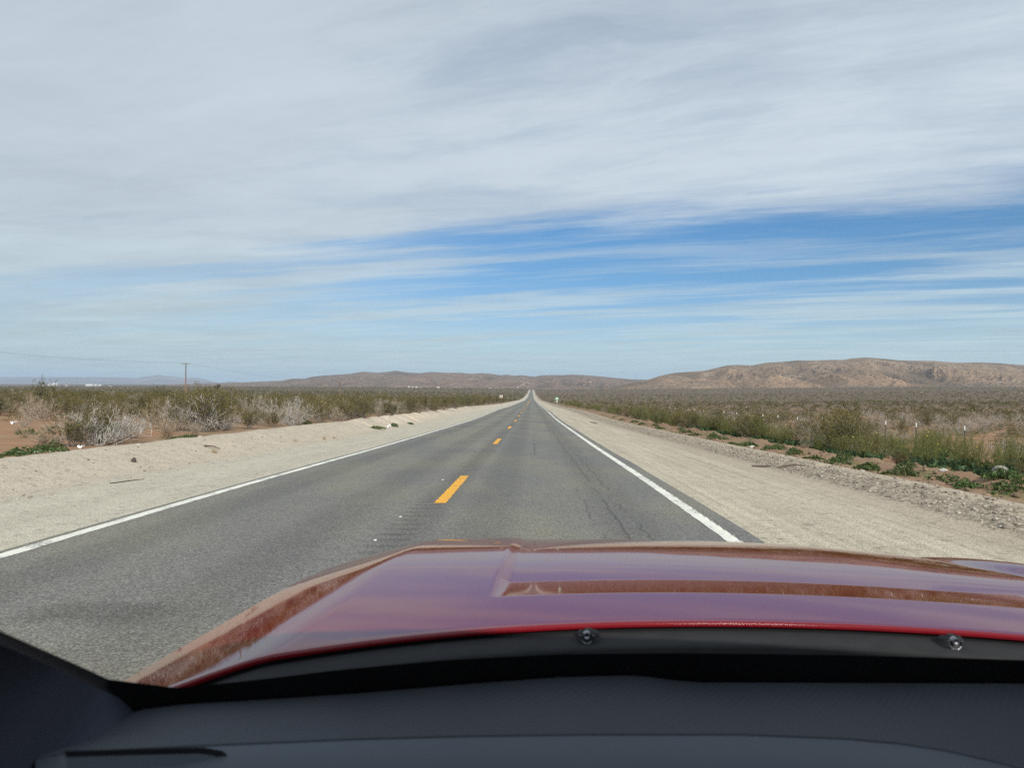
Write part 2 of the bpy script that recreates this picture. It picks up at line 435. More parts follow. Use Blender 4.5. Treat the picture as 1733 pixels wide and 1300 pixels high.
g = link('ground', mesh_np('ground', V, grid_faces(len(ys), len(xs)), smooth=True), [M['ground']])
tag(g, 'red brown desert soil of the plain between the shrubs', 'ground', kind='structure')

# rumble-strip profile: ground-in grooves 0.30 m apart
def groove(y): return np.clip(np.cos(2*np.pi*y/.305), 0, 1)**1.5
def groove_w(x, y):
    c = sstep(-1.67, -1.60, x)*(1-sstep(-1.30, -1.23, x)) + sstep(2.05, 2.10, x)*(1-sstep(2.17, 2.21, x))*.9
    return c*groove(y)*(1-sstep(95, 120, y))
def road_top(x, y): return road_z(y) - .015*groove_w(x, y) + .012*(1-((x+1.4)/3.9)**2) - .014
rx = np.array([-5.27, -5.1, -4.6, -3.5, -2.5, -1.9, -1.68, -1.62, -1.45, -1.28, -1.22, -.8, 0, .8, 1.6, 1.95, 2.03, 2.06, 2.09, 2.12, 2.165, 2.19, 2.22, 2.36, 2.5])
ry = np.r_[np.arange(-8, 0, .5), np.arange(0, 60, .061), np.arange(60, 125, .122), 125+np.cumsum(1.2*1.02**np.arange(175))]
ry = ry[ry < 2500]
GX, GY = np.meshgrid(rx, ry)
GX = GX.copy()
GX[:, 0] += .16*fbm(ry*.35, ry*0, 51, 5); GX[:, -1] += np.interp(ry, [0, 9, 40, 100], [-.02, 0, .03, .0]) + .22*fbm(ry*.30, ry*0, 53, 5)
ZZ = road_top(GX, GY); ZZ[:, 0] -= .03; ZZ[:, -1] -= .03
road = link('road', mesh_np('road', np.stack([GX.ravel(), GY.ravel(), ZZ.ravel()], 1), grid_faces(len(ry), len(rx)), smooth=True), [M['asphalt']])
tag(road, 'grey chip-sealed two lane highway running straight to the hills', 'road', kind='structure')

def line_mesh(name, x0, x1, y0, y1, step, mat, nx=4, lift=.004, rag=.012, far=False):
    y = np.arange(y0, y1, step) if not far else np.r_[np.arange(y0, 60, step), 60+np.cumsum(.6*1.03**np.arange(130))]
    y = y[y < y1]; y = np.r_[y, y1]
    x = np.linspace(x0, x1, nx)
    X, Y = np.meshgrid(x, y); X = X.copy()
    X[:, 0] += rag*fbm(y*9, y*0, 3, 3)*2; X[:, -1] += rag*fbm(y*8, y*0, 8, 3)*2
    Z = road_top(X, Y)+lift
    return link(name, mesh_np(name, np.stack([X.ravel(), Y.ravel(), Z.ravel()], 1), grid_faces(len(y), nx), smooth=True), [mat])
o = line_mesh('edge_line', 2.00, 2.15, -6, 2300, .061, M['white'], 5, far=True); tag(o, 'white edge line on the right with scalloped rumble edge', 'road marking', kind='structure')
o = line_mesh('edge_line', -5.005, -4.845, -6, 2300, .122, M['white'], 3, far=True); tag(o, 'white edge line along the left side of the highway', 'road marking', kind='structure')
yd = [(-4.74, -1.08)] + [(9.89+14.63*k, 9.89+14.63*k+3.7) for k in range(0, 12)]
for i, (a, b) in enumerate(yd[1:]):
    o = line_mesh('centre_dash', -1.365, -1.20, a, b, .061, M['yellow'], 4)
    tag(o, 'yellow centre dash on the asphalt, %s' % ('nearest to the red hood', 'second from the red hood', 'third from the red hood', 'fourth from the red hood', 'fifth from the red hood')[i] if i < 5 else 'small far yellow centre dash in a dense row down the highway', 'road marking', 'yellow centre dashes', 'structure')
o = line_mesh('centre_line', -1.365, -1.22, 190, 900, 2., M['yellow'], 3); tag(o, 'solid yellow centre line far down the highway', 'road marking', kind='structure')

def strip(name, x0, x1, nx, fn, mat, y0=-10):
    y = np.r_[np.arange(y0, 4, .5), np.arange(4, 60, .11), 60+np.cumsum(.12*1.02**np.arange(300))]; y = y[y < 2400]
    x = np.linspace(x0, x1, nx)
    X, Y = np.meshgrid(x, y)
    return link(name, mesh_np(name, np.stack([X.ravel(), Y.ravel(), fn(X.ravel(), Y.ravel())], 1), grid_faces(len(y), nx), smooth=True), [mat])
o = strip('gravel_shoulder', -10.9, -4.8, 62, left_strip_z, M['gravel_l']); tag(o, 'pale gravel shoulder and graded bank left of the highway', 'shoulder', kind='structure')
o = strip('gravel_shoulder', 2.1, 8.4, 62, right_strip_z, M['gravel_r']); tag(o, 'tan gravel shoulder with tyre tracks right of the highway', 'shoulder', kind='structure')

# reflective road studs beside the centre line
stud = MB(); stud.box((-.05, -.05, -.004), (.05, .05, .016), 0, .012)
sm = None
for i, y in enumerate([7.35, 8.75, 12.9, 21.2]):
    b = MB(); b.box((-.05, -.05, -.004), (.05, .05, .014), 0, .012)
    o = b.build('road_stud', M['whitep']); o.location = (-1.62, y, float(road_top(np.array([-1.62]), np.array([y]))[0])-.004); o.scale = (.32, .7, .6)
    tag(o, 'small white reflective stud in the rumble strip left of the yellow dashes', 'road stud', 'white road studs')

# ================================================================== HILLS AND FAR MOUNTAINS
def hills(name, ridge, r_ridge, r_foot, mat, px0, px1, dpx, ns, seed, amp, label, foot_drop=4, gl=90., pw=1.0):
    rp = np.array(ridge, float)
    px = np.arange(px0, px1+.1, dpx); t = (px-900)/1200.
    yy = np.interp(px, rp[:, 0], rp[:, 1])
    k = np.ones(3)/3; yy = np.convolve(np.pad(yy, 1, 'edge'), k, 'valid')
    s = np.r_[np.linspace(0, 1, ns), 1+np.linspace(.06, .6, 8)]
    T, S = np.meshgrid(t, s); PXX = np.meshgrid(px, s)[0]
    rr = np.interp(px, r_ridge[0], r_ridge[1]); rf = np.interp(px, r_foot[0], r_foot[1])
    Yd = rf[None]+(rr-rf)[None]*S             # depth (y)
    Xd = T*Yd
    zr = EYE+(655-yy)/1200.*rr
    zf = ground_z(t*rf, rf)-foot_drop
    c = np.clip(S, 0, 1)
    prof = (c**1.15*(1-.25*(1-c)))**pw
    Z = zf[None]+(zr-zf)[None]*prof
    H = np.maximum(zr-zf, 1)[None]
    u = Xd/gl+.6*fbm(Xd/240., Yd/240., seed+5, 3)*3
    g1 = np.abs(fbm(u, Yd/(gl*9), seed, 3))*2
    g2 = fbm(Xd/(gl*2.6), Yd/(gl*4), seed+9, 4)
    env = np.sin(np.pi*np.clip(c, 0, 1)**.9)
    Z = Z+H*env*(amp*(.35-g1)*1.1+amp*.6*g2)
    bk = np.clip(S-1, 0, 1); Z = Z-H*bk**1.3*1.2
    o = link(name, mesh_np(name, np.stack([Xd.ravel(), Yd.ravel(), Z.ravel()], 1), grid_faces(len(s), len(px)), smooth=True, cols=np.repeat(g1.ravel()[:, None], 3, 1)), [mat])
    tag(o, label, 'hills', kind='structure')
    return dict(px=px, s=s, Z=Z, X=Xd, Y=Yd)
RIGHT = [(1000,662),(1030,657),(1060,650.5),(1090,644),(1103,641),(1118,636),(1143,631),(1192,627.6),(1230,618.5),(1250,617.5),(1272,618.5),(1296,614),(1329,612),(1351,610),(1382,610),(1410,609),(1428,609),(1442,606.5),(1468,605),(1491,606.8),(1522,610),(1580,610.8),(1618,614),(1660,613.5),(1689,614.6),(1733,618),(1850,614),(2000,622),(2300,634),(2700,640)]
HR = hills('hills', RIGHT, ([1000,1100,1300,2700],[2600,2900,3300,3300]), ([1000,1100,1300,2700],[2300,2250,1900,1900]), M['hill_r'], 1000, 2700, 1.6, 64, 3, .58, 'red brown eroded hills on the right side of the plain', gl=125.)
LEFTR = [(120,655),(200,653.5),(260,652),(300,650.5),(350,649),(400,647.5),(475,644.5),(495,641),(515,641),(527,638),(550,635.5),(590,633),(615,629),(640,631),(670,627.5),(687,630),(710,631.7),(730,629.5),(755,631),(782,631),(797,633),(815,631.5),(833,633),(846,635.4),(858,634),(871,635.7),(883,635),(906,637.7),(914,635.4),(931,634.6),(952,635),(969,633.8),(1000,635.7),(1031,638.5),(1066,642),(1110,643),(1200,640),(1350,640)]
HL = hills('hills', LEFTR, ([100,500,1350],[5600,5300,5000]), ([100,400,700,1350],[3400,3000,2600,2450]), M['hill_l'], 100, 1350, 1.6, 60, 21, .46, 'low grey brown hills across the end of the highway', gl=130.)
FARM = [(-1500,640),(-700,636),(-300,639),(-100,637.5),(0,638),(125,638),(200,638.5),(230,640),(250,637),(262,635.5),(267,634.6),(269,633.2),(272,634.6),(276,636.3),(295,637.3),(310,640),(325,638.8),(345,641),(350,643),(362,646.5),(375,648),(385,645.8),(398,646),(410,648),(440,650),(520,652)]
hills('far_mountains', FARM, ([-1500,520],[15000,15000]), ([-1500,520],[10500,10500]), M['far'], -1500, 520, 2.5, 26, 31, .16, 'distant blue mountain range on the left horizon', 20, 330.)

def at_hill(H, px, y):
    j = int(np.argmin(abs(H['px']-px))); n = 60
    yy = 655-(H['Z'][:n, j]-EYE)/H['Y'][:n, j]*1200
    i = int(np.argmin(abs(yy-y)))
    return Vector((H['X'][i, j], H['Y'][i, j], H['Z'][i, j]))
def track(H, pts, w, mat, label):
    """dirt road laid over a hillside"""
    P = []
    for (a, b) in zip(pts[:-1], pts[1:]):
        for k in range(6): P.append(at_hill(H, a[0]+(b[0]-a[0])*k/6, a[1]+(b[1]-a[1])*k/6))
    v = []; f = []
    for i, p in enumerate(P):
        d = P[min(i+1, len(P)-1)]-P[max(i-1, 0)]; d.z = 0
        n = Vector((-d.y, d.x, 0)); n = n.normalized() if n.length > .1 else Vector((1, 0, 0))
        ww = w*(.7+.6*random.random())
        for q in (-.5, .5):
            e = p+n*ww*q; v.append((e.x, e.y, e.z+2.0))
    for i in range(len(P)-1): f.append((2*i, 2*i+1, 2*i+3, 2*i+2))
    o = link('dirt_track', mesh_pd('dirt_track', v, f, None, True), [mat]); tag(o, label, 'dirt track', kind='structure')
M['track'] = plain('track_dust', (.40, .32, .24), 1., 0, .15, .01)
track(HL, [(986,652.5),(995,651.5),(1000,648.5),(999,645.5),(994,643)], 13, M['track'], 'pale dirt track curving up the hill right of the highway')
track(HL, [(982,640),(986,641.5)], 11, M['track'], 'short pale scrap of track near the hill crest')
track(HL, [(962,637.5),(970,636)], 11, M['track'], 'pale scrap of track just under the hill crest')
track(HL, [(876,656.5),(886,651.5),(894,648),(896,645.5),(886,641.5),(880,638)], 7, M['track'], 'thin pale track zigzagging up the hill left of the highway')
track(HL, [(760,653),(800,645),(822,641)], 7, M['track'], 'faint track slanting up the left hill')

# ================================================================== PLANT SHAPES
def leafquads(cent, size, rng, up=0.):
    n = len(cent)
    u = rng.normal(size=(n, 3)); u[:, 2] += up*np.sign(rng.normal(size=n))*0+up; u /= np.linalg.norm(u, axis=1)[:, None]
    w = rng.normal(size=(n, 3)); w = np.cross(u, w); w /= np.linalg.norm(w, axis=1)[:, None]
    s = size*(.6+.8*rng.random(n)); s = s[:, None]
    a = cent-u*s; b = cent+w*s*.5; c = cent+u*s; d = cent-w*s*.5
    v = np.stack([a, b, c, d], 1).reshape(-1, 3)
    return v, np.arange(4*n).reshape(n, 4)
def stick(pts, r0, r1, n=3):
    pts = np.asarray(pts); k = len(pts); v = []
    for i in range(k):
        d = pts[min(i+1, k-1)]-pts[max(i-1, 0)]; d = d/(np.linalg.norm(d)+1e-9)
        u = np.cross(d, [0, 0, 1.] if abs(d[2]) < .9 else [1., 0, 0]); u /= np.linalg.norm(u); w = np.cross(d, u)
        r = r0+(r1-r0)*i/(k-1)
        for q in range(n):
            a = 2*np.pi*q/n; v.append(pts[i]+(u*np.cos(a)+w*np.sin(a))*r)
    f = [[i*n+q, i*n+(q+1) % n, (i+1)*n+(q+1) % n, (i+1)*n+q] for i in range(k-1) for q in range(n)]
    return np.array(v), np.array(f)
class Acc:
    def __init__(s): s.v = []; s.f = []; s.m = []; s.n = 0
    def add(s, v, f, m=0):
        s.v.append(v); s.f.append(f+s.n); s.m.append(np.full(len(f), m)); s.n += len(v)
    def get(s): return np.concatenate(s.v), np.concatenate(s.f), np.concatenate(s.m)
def branch_path(rng, base, az, tilt, L, k=6, curl=.25, wob=.06):
    p = [np.array(base, float)]; d = np.array([np.cos(az)*np.sin(tilt), np.sin(az)*np.sin(tilt), np.cos(tilt)])
    for i in range(k):
        d = d+np.array([0, 0, curl/k])+rng.normal(size=3)*wob; d /= np.linalg.norm(d); p.append(p[-1]+d*L/k)
    return np.array(p)
def creosote(seed, H=1.2, Rr=1.0, nst=16, nleaf=2200, ls=.030, sub=4, sr=.011):
    rng = np.random.default_rng(seed); st = Acc(); tips = []
    for i in range(nst):
        az = rng.random()*6.283; tl = rng.uniform(.12, 1.05)
        L = min(H/np.cos(tl)*.93, Rr/np.sin(tl)*1.05)*rng.uniform(.8, 1.1)
        P = branch_path(rng, [rng.normal()*.08, rng.normal()*.08, -.03], az, tl, L)
        v, f = stick(P, sr, sr*.35); st.add(v, f)
        for j in range(sub):
            k = rng.integers(2, 6); Q = branch_path(rng, P[k], az+rng.normal()*1.1, np.clip(tl+rng.normal()*.45, 0, 1.3), L*rng.uniform(.25, .48), 4)
            v, f = stick(Q, sr*.55, sr*.25); st.add(v, f)
            for q in range(1, 5): tips.append(Q[q])
        tips.append(P[-1]); tips.append(P[-2])
    tips = np.array(tips)
    c = tips[rng.integers(0, len(tips), nleaf)]+rng.normal(size=(nleaf, 3))*[.058, .058, .05]
    c[:, 2] = np.maximum(c[:, 2], .03)
    lv, lf = leafquads(c, ls, rng, .3)
    sv, sf, _ = st.get()
    return sv, sf, lv, lf
def dryshrub(seed, H=.7, Rr=.7, n1=26, n2=6, n3=2, r=.007, droop=0., leaves=500, ls=.016):
    rng = np.random.default_rng(seed); A = Acc(); tips = []
    for i in range(n1):
        az = rng.random()*6.283; tl = rng.uniform(.1, 1.25)
        L = min(H/max(np.cos(tl), .2), Rr/np.sin(tl))*rng.uniform(.75, 1.1)
        P = branch_path(rng, [rng.normal()*.07, rng.normal()*.07, -.02], az, tl, L, 5, .3-droop, .12)
        v, f = stick(P, r, r*.5); A.add(v, f, 0)
        for j in range(n2):
            k = rng.integers(1, 6); Q = branch_path(rng, P[k], az+rng.normal()*1.2, np.clip(tl+rng.normal()*.6, 0, 1.5), L*rng.uniform(.2, .42), 3, .2, .15)
            v, f = stick(Q, r*.6, r*.4); A.add(v, f, 0)
            for l in range(n3):
                S = branch_path(rng, Q[rng.integers(1, 4)], rng.random()*6.283, rng.uniform(0, 1.4), L*.14, 2, .1, .2)
                v, f = stick(S, r*.45, r*.3); A.add(v, f, 0); tips.append(S[-1])
            tips.append(Q[-1])
    tips = np.array(tips)
    if leaves:
        c = tips[rng.integers(0, len(tips), leaves)]+rng.normal(size=(leaves, 3))*.03
        v, f = leafquads(c, ls, rng); A.add(v, f, 1)
    return A.get()
def mustard(seed, H=.85, Rr=.55, n=46, nl=2300):
    rng = np.random.default_rng(seed); A = Acc(); T = []
    for i in range(n):
        az = rng.random()*6.283; tl = abs(rng.normal())*.42
        P = branch_path(rng, [rng.normal()*.13, rng.normal()*.13, 0], az, min(tl, 1.0), H*rng.uniform(.6, 1.05), 5, .1, .09)
        v, f = stick(P, .0045, .002); A.add(v, f, 0)
        for j in range(4):
            Q = branch_path(rng, P[rng.integers(2, 6)], rng.random()*6.283, rng.uniform(.2, .9), H*rng.uniform(.12, .3), 3, .1, .1)
            v, f = stick(Q, .0028, .0016); A.add(v, f, 0); T += [Q[1], Q[2], Q[3]]
    T = np.array(T)
    c = T[rng.integers(0, len(T), nl)]+rng.normal(size=(nl, 3))*.035
    v, f = leafquads(c, .011, rng, .2); A.add(v, f, 0)
    nb = 200; a = rng.random(nb)*6.283; rr = Rr*.85*np.sqrt(rng.random(nb))
    c = np.stack([np.cos(a)*rr, np.sin(a)*rr, .04+.30*rng.random(nb)*(1-rr/Rr*.5)], 1)
    B = Acc(); v, f = leafquads(c, .075, rng, .0); B.add(v, f, 0)
    fl = T[rng.integers(0, len(T), 14)]; fv, ff = leafquads(fl+[0, 0, .02], .016, rng)
    return A.get(), B.get(), (fv, ff)
def weed(seed, Rr=.32, H=.17, n=260, ls=.038):
    rng = np.random.default_rng(seed); a = rng.random(n)*6.283; r = Rr*np.sqrt(rng.random(n))*(.8+.25*np.sin(a*3+seed))
    c = np.stack([np.cos(a)*r*1.3, np.sin(a)*r, .015+H*rng.random(n)*np.clip(1.1-r/Rr, .15, 1)], 1)
    return leafquads(c, ls, rng, .15)
def tuft(seed, n=90, L=.5):
    rng = np.random.default_rng(seed); A = Acc()
    for i in range(n):
        P = branch_path(rng, [rng.normal()*.09, rng.normal()*.09, -.02], rng.random()*6.283, abs(rng.normal())*.6, L*rng.uniform(.5, 1.1), 3, -.1, .12)
        v, f = stick(P, .005, .002); A.add(v, f, 0)
    return A.get()

CREO = []
for k in range(7):
    sv, sf, lv, lf = creosote(100+k, [1.25, 1.1, 1.4, .95, 1.2, 1.3, 1.0][k], [1.1, 1.2, .9, 1.0, 1.35, .8, .9][k], 15+k % 4)
    ms = mesh_np('creosote_stems', sv, sf, smooth=True); ms.materials.append(M['creo_stem'])
    ml = mesh_np('creosote_leaves', lv, lf); ml.materials.append(M['creo'])
    mc = mesh_np('creosote', np.r_[sv, lv], np.r_[sf, lf+len(sv)], np.r_[np.zeros(len(sf)), np.ones(len(lf))]); mc.materials.append(M['creo_stem']); mc.materials.append(M['creo'])
    CREO.append((ms, ml, mc))
DRY = []
for k in range(7):
    v, f, mi = dryshrub(200+k, [.65, .55, .8, .5, .7, .6, .9][k], [.75, .65, .8, .6, .9, .55, 1.0][k], 22+k, 6, 3, .0075, 0, 900, .017)
    me = mesh_np('dry_shrub', v, f, mi); me.materials.append(M['drygrey'] if k in (0, 6) else M['dry']); me.materials.append(M['dry'])
    DRY.append(me)
v, f, mi = dryshrub(250, .9, 1.35, 30, 8, 3, .016, .55, 250, .02)
DEADBIG = mesh_np('dead_branches', v, f, mi); DEADBIG.materials.append(M['drygrey']); DEADBIG.materials.append(M['creo'])
MUS = []
for k in range(4):
    a, b, fl = mustard(300+k, [.85, .7, .95, .8][k], [.55, .5, .6, .65][k])
    m1 = mesh_np('mustard_stems', a[0], a[1]); m1.materials.append(M['mustard'])
    m2 = mesh_np('mustard_leaves', b[0], b[1]); m2.materials.append(M['mustbase'])
    m3 = mesh_np('mustard_flowers', fl[0], fl[1]); m3.materials.append(M['flower'])
    MUS.append((m1, m2, m3))
WEED = []
for k in range(5):
    v, f = weed(400+k, [.3, .36, .25, .42, .3][k], [.16, .2, .13, .18, .24][k]); me = mesh_np('weed', v, f); me.materials.append(M['weed']); WEED.append(me)
TUFT = []
for k in range(3):
    v, f, mi = tuft(500+k); me = mesh_np('straw_tuft', v, f); me.materials.append(M['straw']); TUFT.append(me)

# ================================================================== PLANT PLACES
def px_of(x, y): return 900+1200*x/y
BARE = [(-15.4, 20.3, 2.6), (-13.6, 17.2, 1.7), (-17.5, 25, 3.6), (-20.5, 27, 3.), (-14.9, 42, 1.9), (-16.2, 82, 3.2), (-12.3, 22.3, 1.0), (13.2, 23, 2.6), (15.5, 27, 2.2), (42, 92, 5), (22, 36, 2.0), (25, 41, 2.2), (29.5, 44, 2.6), (20.5, 31, 1.6)]
def bare(x, y): return any((x-a)**2+((y-b)*.8)**2 < r*r for a, b, r in BARE)
def zone(x, y):
    p = px_of(x, y)
    if x < 0:
        if p < 110: z = 'by the far-left bare patch'
        elif p < 240: z = 'left of the utility pole'
        elif p < 330: z = 'below the utility pole'
        elif p < 440: z = 'below the joshua tree'
        elif p < 560: z = 'right of the joshua tree'
        elif p < 680: z = 'behind the eroded bank stretch'
        elif p < 800: z = 'past the eroded bank stretch'
        else: z = 'near the grey sign back'
    else:
        if p < 1000: z = 'beside the green road sign'
        elif p < 1100: z = 'right of the green sign'
        elif p < 1200: z = 'below the hills saddle'
        elif p < 1320: z = 'below the right hill flank'
        elif p < 1440: z = 'below the right hill middle'
        elif p < 1560: z = 'below the hill summit'
        elif p < 1650: z = 'by the nearest fence posts'
        else: z = 'at the right fence end'
    return z
def band(x, y):
    if x < 0:
        d = -x-9.8
        for lim, w in ((1.8, 'first row behind bank'), (4.5, 'second row from bank'), (9, 'third row from bank'), (18, 'mid scrub'), (1e9, 'deep in scrub')):
            if d < lim: return w
    if x < 11: return 'front of the verge'
    if x < 17.6: return 'between verge and fence'
    for lim, w in ((22, 'just behind the fence'), (28, 'second row past fence'), (40, 'third row past fence'), (1e9, 'deep right plain')):
        if x < lim: return w
SZC = ('low', 'mid-sized', 'tall'); 
def sizew(h, a, b): return SZC[0] if h < a else SZC[1] if h < b else SZC[2]
VC = ['rounded', 'spreading', 'upright', 'compact', 'wide', 'narrow', 'small-crowned']
VD = ['grey', 'tan', 'wiry tan', 'small tan', 'broad tan', 'thin tan', 'large grey']

pts = []     # x, y, kind, scale, variant, forced, rot
HAND_C = [(-11.3, 18.6, .70, 1), (-11.2, 17.2, .6, 3), (-12.6, 20.4, .7, 4), (-11.3, 24.2, .88, 2), (-12.0, 25.6, .98, 5), (-12.6, 26.8, .92, 2), (-13.6, 27.5, .95, 0), (-10.9, 27.4, .72, 3), (-10.8, 29.6, .6, 6), (-10.4, 34.5, .8, 0),
          (-10.9, 36.6, .85, 4), (-10.5, 39.2, 1.0, 1), (-10.2, 41.2, .95, 2), (-10.4, 43.6, 1.1, 4), (-10.8, 45, 1.0, 5), (-10.3, 53, .9, 3), (-9.6, 64, 1.1, 0), (-9.6, 69, 1.2, 4), (-9.4, 77, 1.2, 1), (-9.3, 85, 1.2, 0), (-9.4, 92, 1.3, 4), (-9.2, 103, 1.3, 1), (-9.2, 112, 1.3, 0), (-9.3, 124, 1.3, 4),
          (-9.2, 138, 1.3, 1), (-9.2, 152, 1.4, 0), (-9.2, 170, 1.4, 4), (-9.3, 190, 1.4, 1), (-9.3, 212, 1.5, 4), (-9.3, 240, 1.5, 0),
          (10.1, 19.4, .5, 3), (10.6, 22.0, .62, 4), (10.7, 24.3, .95, 1), (9.9, 31.5, .9, 4), (10.2, 33.0, .98, 1), (10.5, 35.0, .75, 0), (9.9, 38.0, .95, 3), (10.8, 40.5, 1., 4), (10.0, 47.6, .85, 1), (9.8, 52, .9, 4), (9.9, 57, .9, 1), (9.8, 63, .9, 0), (9.9, 71, 1., 4), (9.9, 80, 1., 1), (11.2, 25.0, 1.1, 4), (11.6, 26.6, 1.1, 1), (12.2, 28.4, .95, 0), (10.9, 29.5, .8, 4), (13.4, 30.0, .8, 3), (9.8, 43, .9, 0), (10.3, 44.6, 1.0, 4), (9.5, 45.8, .85, 1), (10.9, 49, .9, 3), (10.4, 33.5, .6, 6), (11.2, 36, .7, 3)]
HAND_D = [(-17.6, 24.6, .55, 1), (-16.4, 22.6, .35, 3), (-13.9, 19.4, .35, 5), (-15.6, 22.9, .4, 1), (-12.2, 18.9, .9, 1), (-11.9, 17.3, .75, 3), (-10.6, 31.2, 1.1, 6), (-10.9, 32.6, 1.1, 0), (-12.1, 30.8, 1.0, 6), (-11.4, 33, .8, 4), (-10.6, 38.2, .8, 2), (-10.6, 22.3, .6, 1), (-10.9, 25.3, .7, 0), (12.3, 27.0, .8, 0), (11.0, 27.6, .8, 6), (18.9, 28.2, .9, 0), (16.6, 24.4, .8, 5), (17.6, 25.6, .8, 0)]
for x, y, s, k in HAND_C: pts.append((x, y, 'c', s, k, True))
for x, y, s, k in HAND_D: pts.append((x, y, 'd', s, k, True))
def clear(x, y, r=.75): return all((x-a)**2+(y-b)**2 > r*r for a, b, *_ in HAND_C+HAND_D)
rs = random.Random(5)
def scatter(r0, r1, cell, keep):
    """jittered grid over the visible fan between two distances"""
    n = int(2*r1/cell)+2
    for i in range(-n, n):
        for j in range(0, n):
            x = (i+rs.random())*cell; y = (j+rs.random())*cell
            d = math.hypot(x, y)
            if d < r0 or d >= r1 or y < 8: continue
            q = x/y
            if q < -.84 or q > .80: continue
            if rs.random() > keep: continue
            if -10.2-(.5 if y < 60 else 0) < x < (9.4 if y > 60 else 11.): continue
            yield x, y, d
for x, y, d in scatter(12, 64, 1.30, .95):
    if bare(x, y) or not clear(x, y) or (px_of(x, y) < 118 and y < 23.5): continue
    if x < 0: k = 'c' if rs.random() < .60 else 'd'
    elif x < 18.2:
        if rs.random() < .72: continue
        k = 'c' if rs.random() < .35 else 'd'
    else: k = 'c' if rs.random() < .20 else 'd'
    if x > 18.2 and rs.random() < .06: continue
    s = rs.choice((.42, .6, .72, .85, 1.0))*rs.uniform(.88, 1.1)*(1. if x < 0 else .72 if k == 'c' else .85)
    if x < 0 and k == 'd': s *= .98
    pts.append((x, y, k, s, rs.randrange(7), False))
# farther out only the big ones read one by one
farpts = []
for r0, r1, cell, keep in ((64, 150, 1.8, .9), (150, 400, 3.2, .9), (400, 1200, 8., .85), (1200, 2500, 17., .85)):
    for x, y, d in scatter(r0, r1, cell, keep):
        if bare(x, y): continue
        k = 'c' if rs.random() < (.55 if x < 0 else .25) else 'd'
        s = rs.uniform(.62, 1.05)*(1. if x < 0 else .9)*(1+min(d, 2000)/1400.)
        farpts.append((x, y, k, s, rs.randrange(7), False))
hC = [1.25, 1.1, 1.4, .95, 1.2, 1.3, 1.0]; hD = [.65, .55, .8, .5, .7, .6, .9]
def app(p): return p[3]*(hC[p[4]] if p[2] == 'c' else hD[p[4]])/math.hypot(p[0], p[1])*(100 if p[5] else 1)
def inview(p): return -.80 < p[0]/p[1] < .745
cs = sorted([p for p in pts+farpts if p[2] == 'c' and inview(p)], key=app, reverse=True)
ds = sorted([p for p in pts+farpts if p[2] == 'd' and inview(p)], key=app, reverse=True)
NI = 292
solo = cs[:NI]+ds[:NI]; sset = set(map(id, solo))
rest = [p for p in pts+farpts if id(p) not in sset]
def put(me, x, y, s, rot=None, name=None, sink=.02):
    o = link(name or me.name, me); o.location = (x, y, sz(x, y)-sink)
    o.rotation_euler = (rs.uniform(-.06, .06), rs.uniform(-.06, .06), rs.random()*6.283 if rot is None else rot)
    o.scale = (s*rs.uniform(.88, 1.14), s*rs.uniform(.88, 1.14), s*rs.uniform(.88, 1.12))
    return o
for i, p in enumerate(solo):
    x, y, k, s, vi, _ = p; d = math.hypot(x, y)
    if k == 'c':
        h = s*hC[vi]; lab = '%s %s olive creosote bush %s, %s' % (sizew(h, .95, 1.3), VC[vi], zone(x, y), band(x, y))
        if d < 42:
            o = put(CREO[vi][0], x, y, s, None, 'creosote_bush'); link('foliage', CREO[vi][1], (), o)
        else: o = put(CREO[vi][2], x, y, s, None, 'creosote_bush')
        tag(o, lab, 'bush', 'creosote bushes of the desert plain')
    else:
        h = s*hD[vi]; lab = '%s %s leafless shrub %s, %s' % (sizew(h, .5, .7), VD[vi], zone(x, y), band(x, y))
        o = put(DRY[vi], x, y, s, None, 'dry_shrub'); tag(o, lab, 'shrub', 'dry shrubs of the desert plain')
# the two tangles of dead grey branches at the bank
for x, y, s, rot, lab in ((-10.9, 17.9, .85, .4, 'tangle of dead grey branches sprawling over the bank by the white litter'), (-11.4, 24.6, 1.0, 2.2, 'bare grey forked branches in the tall bush below the joshua tree')):
    o = put(DEADBIG, x, y, s, rot, 'dead_bush'); tag(o, lab, 'dead bush')

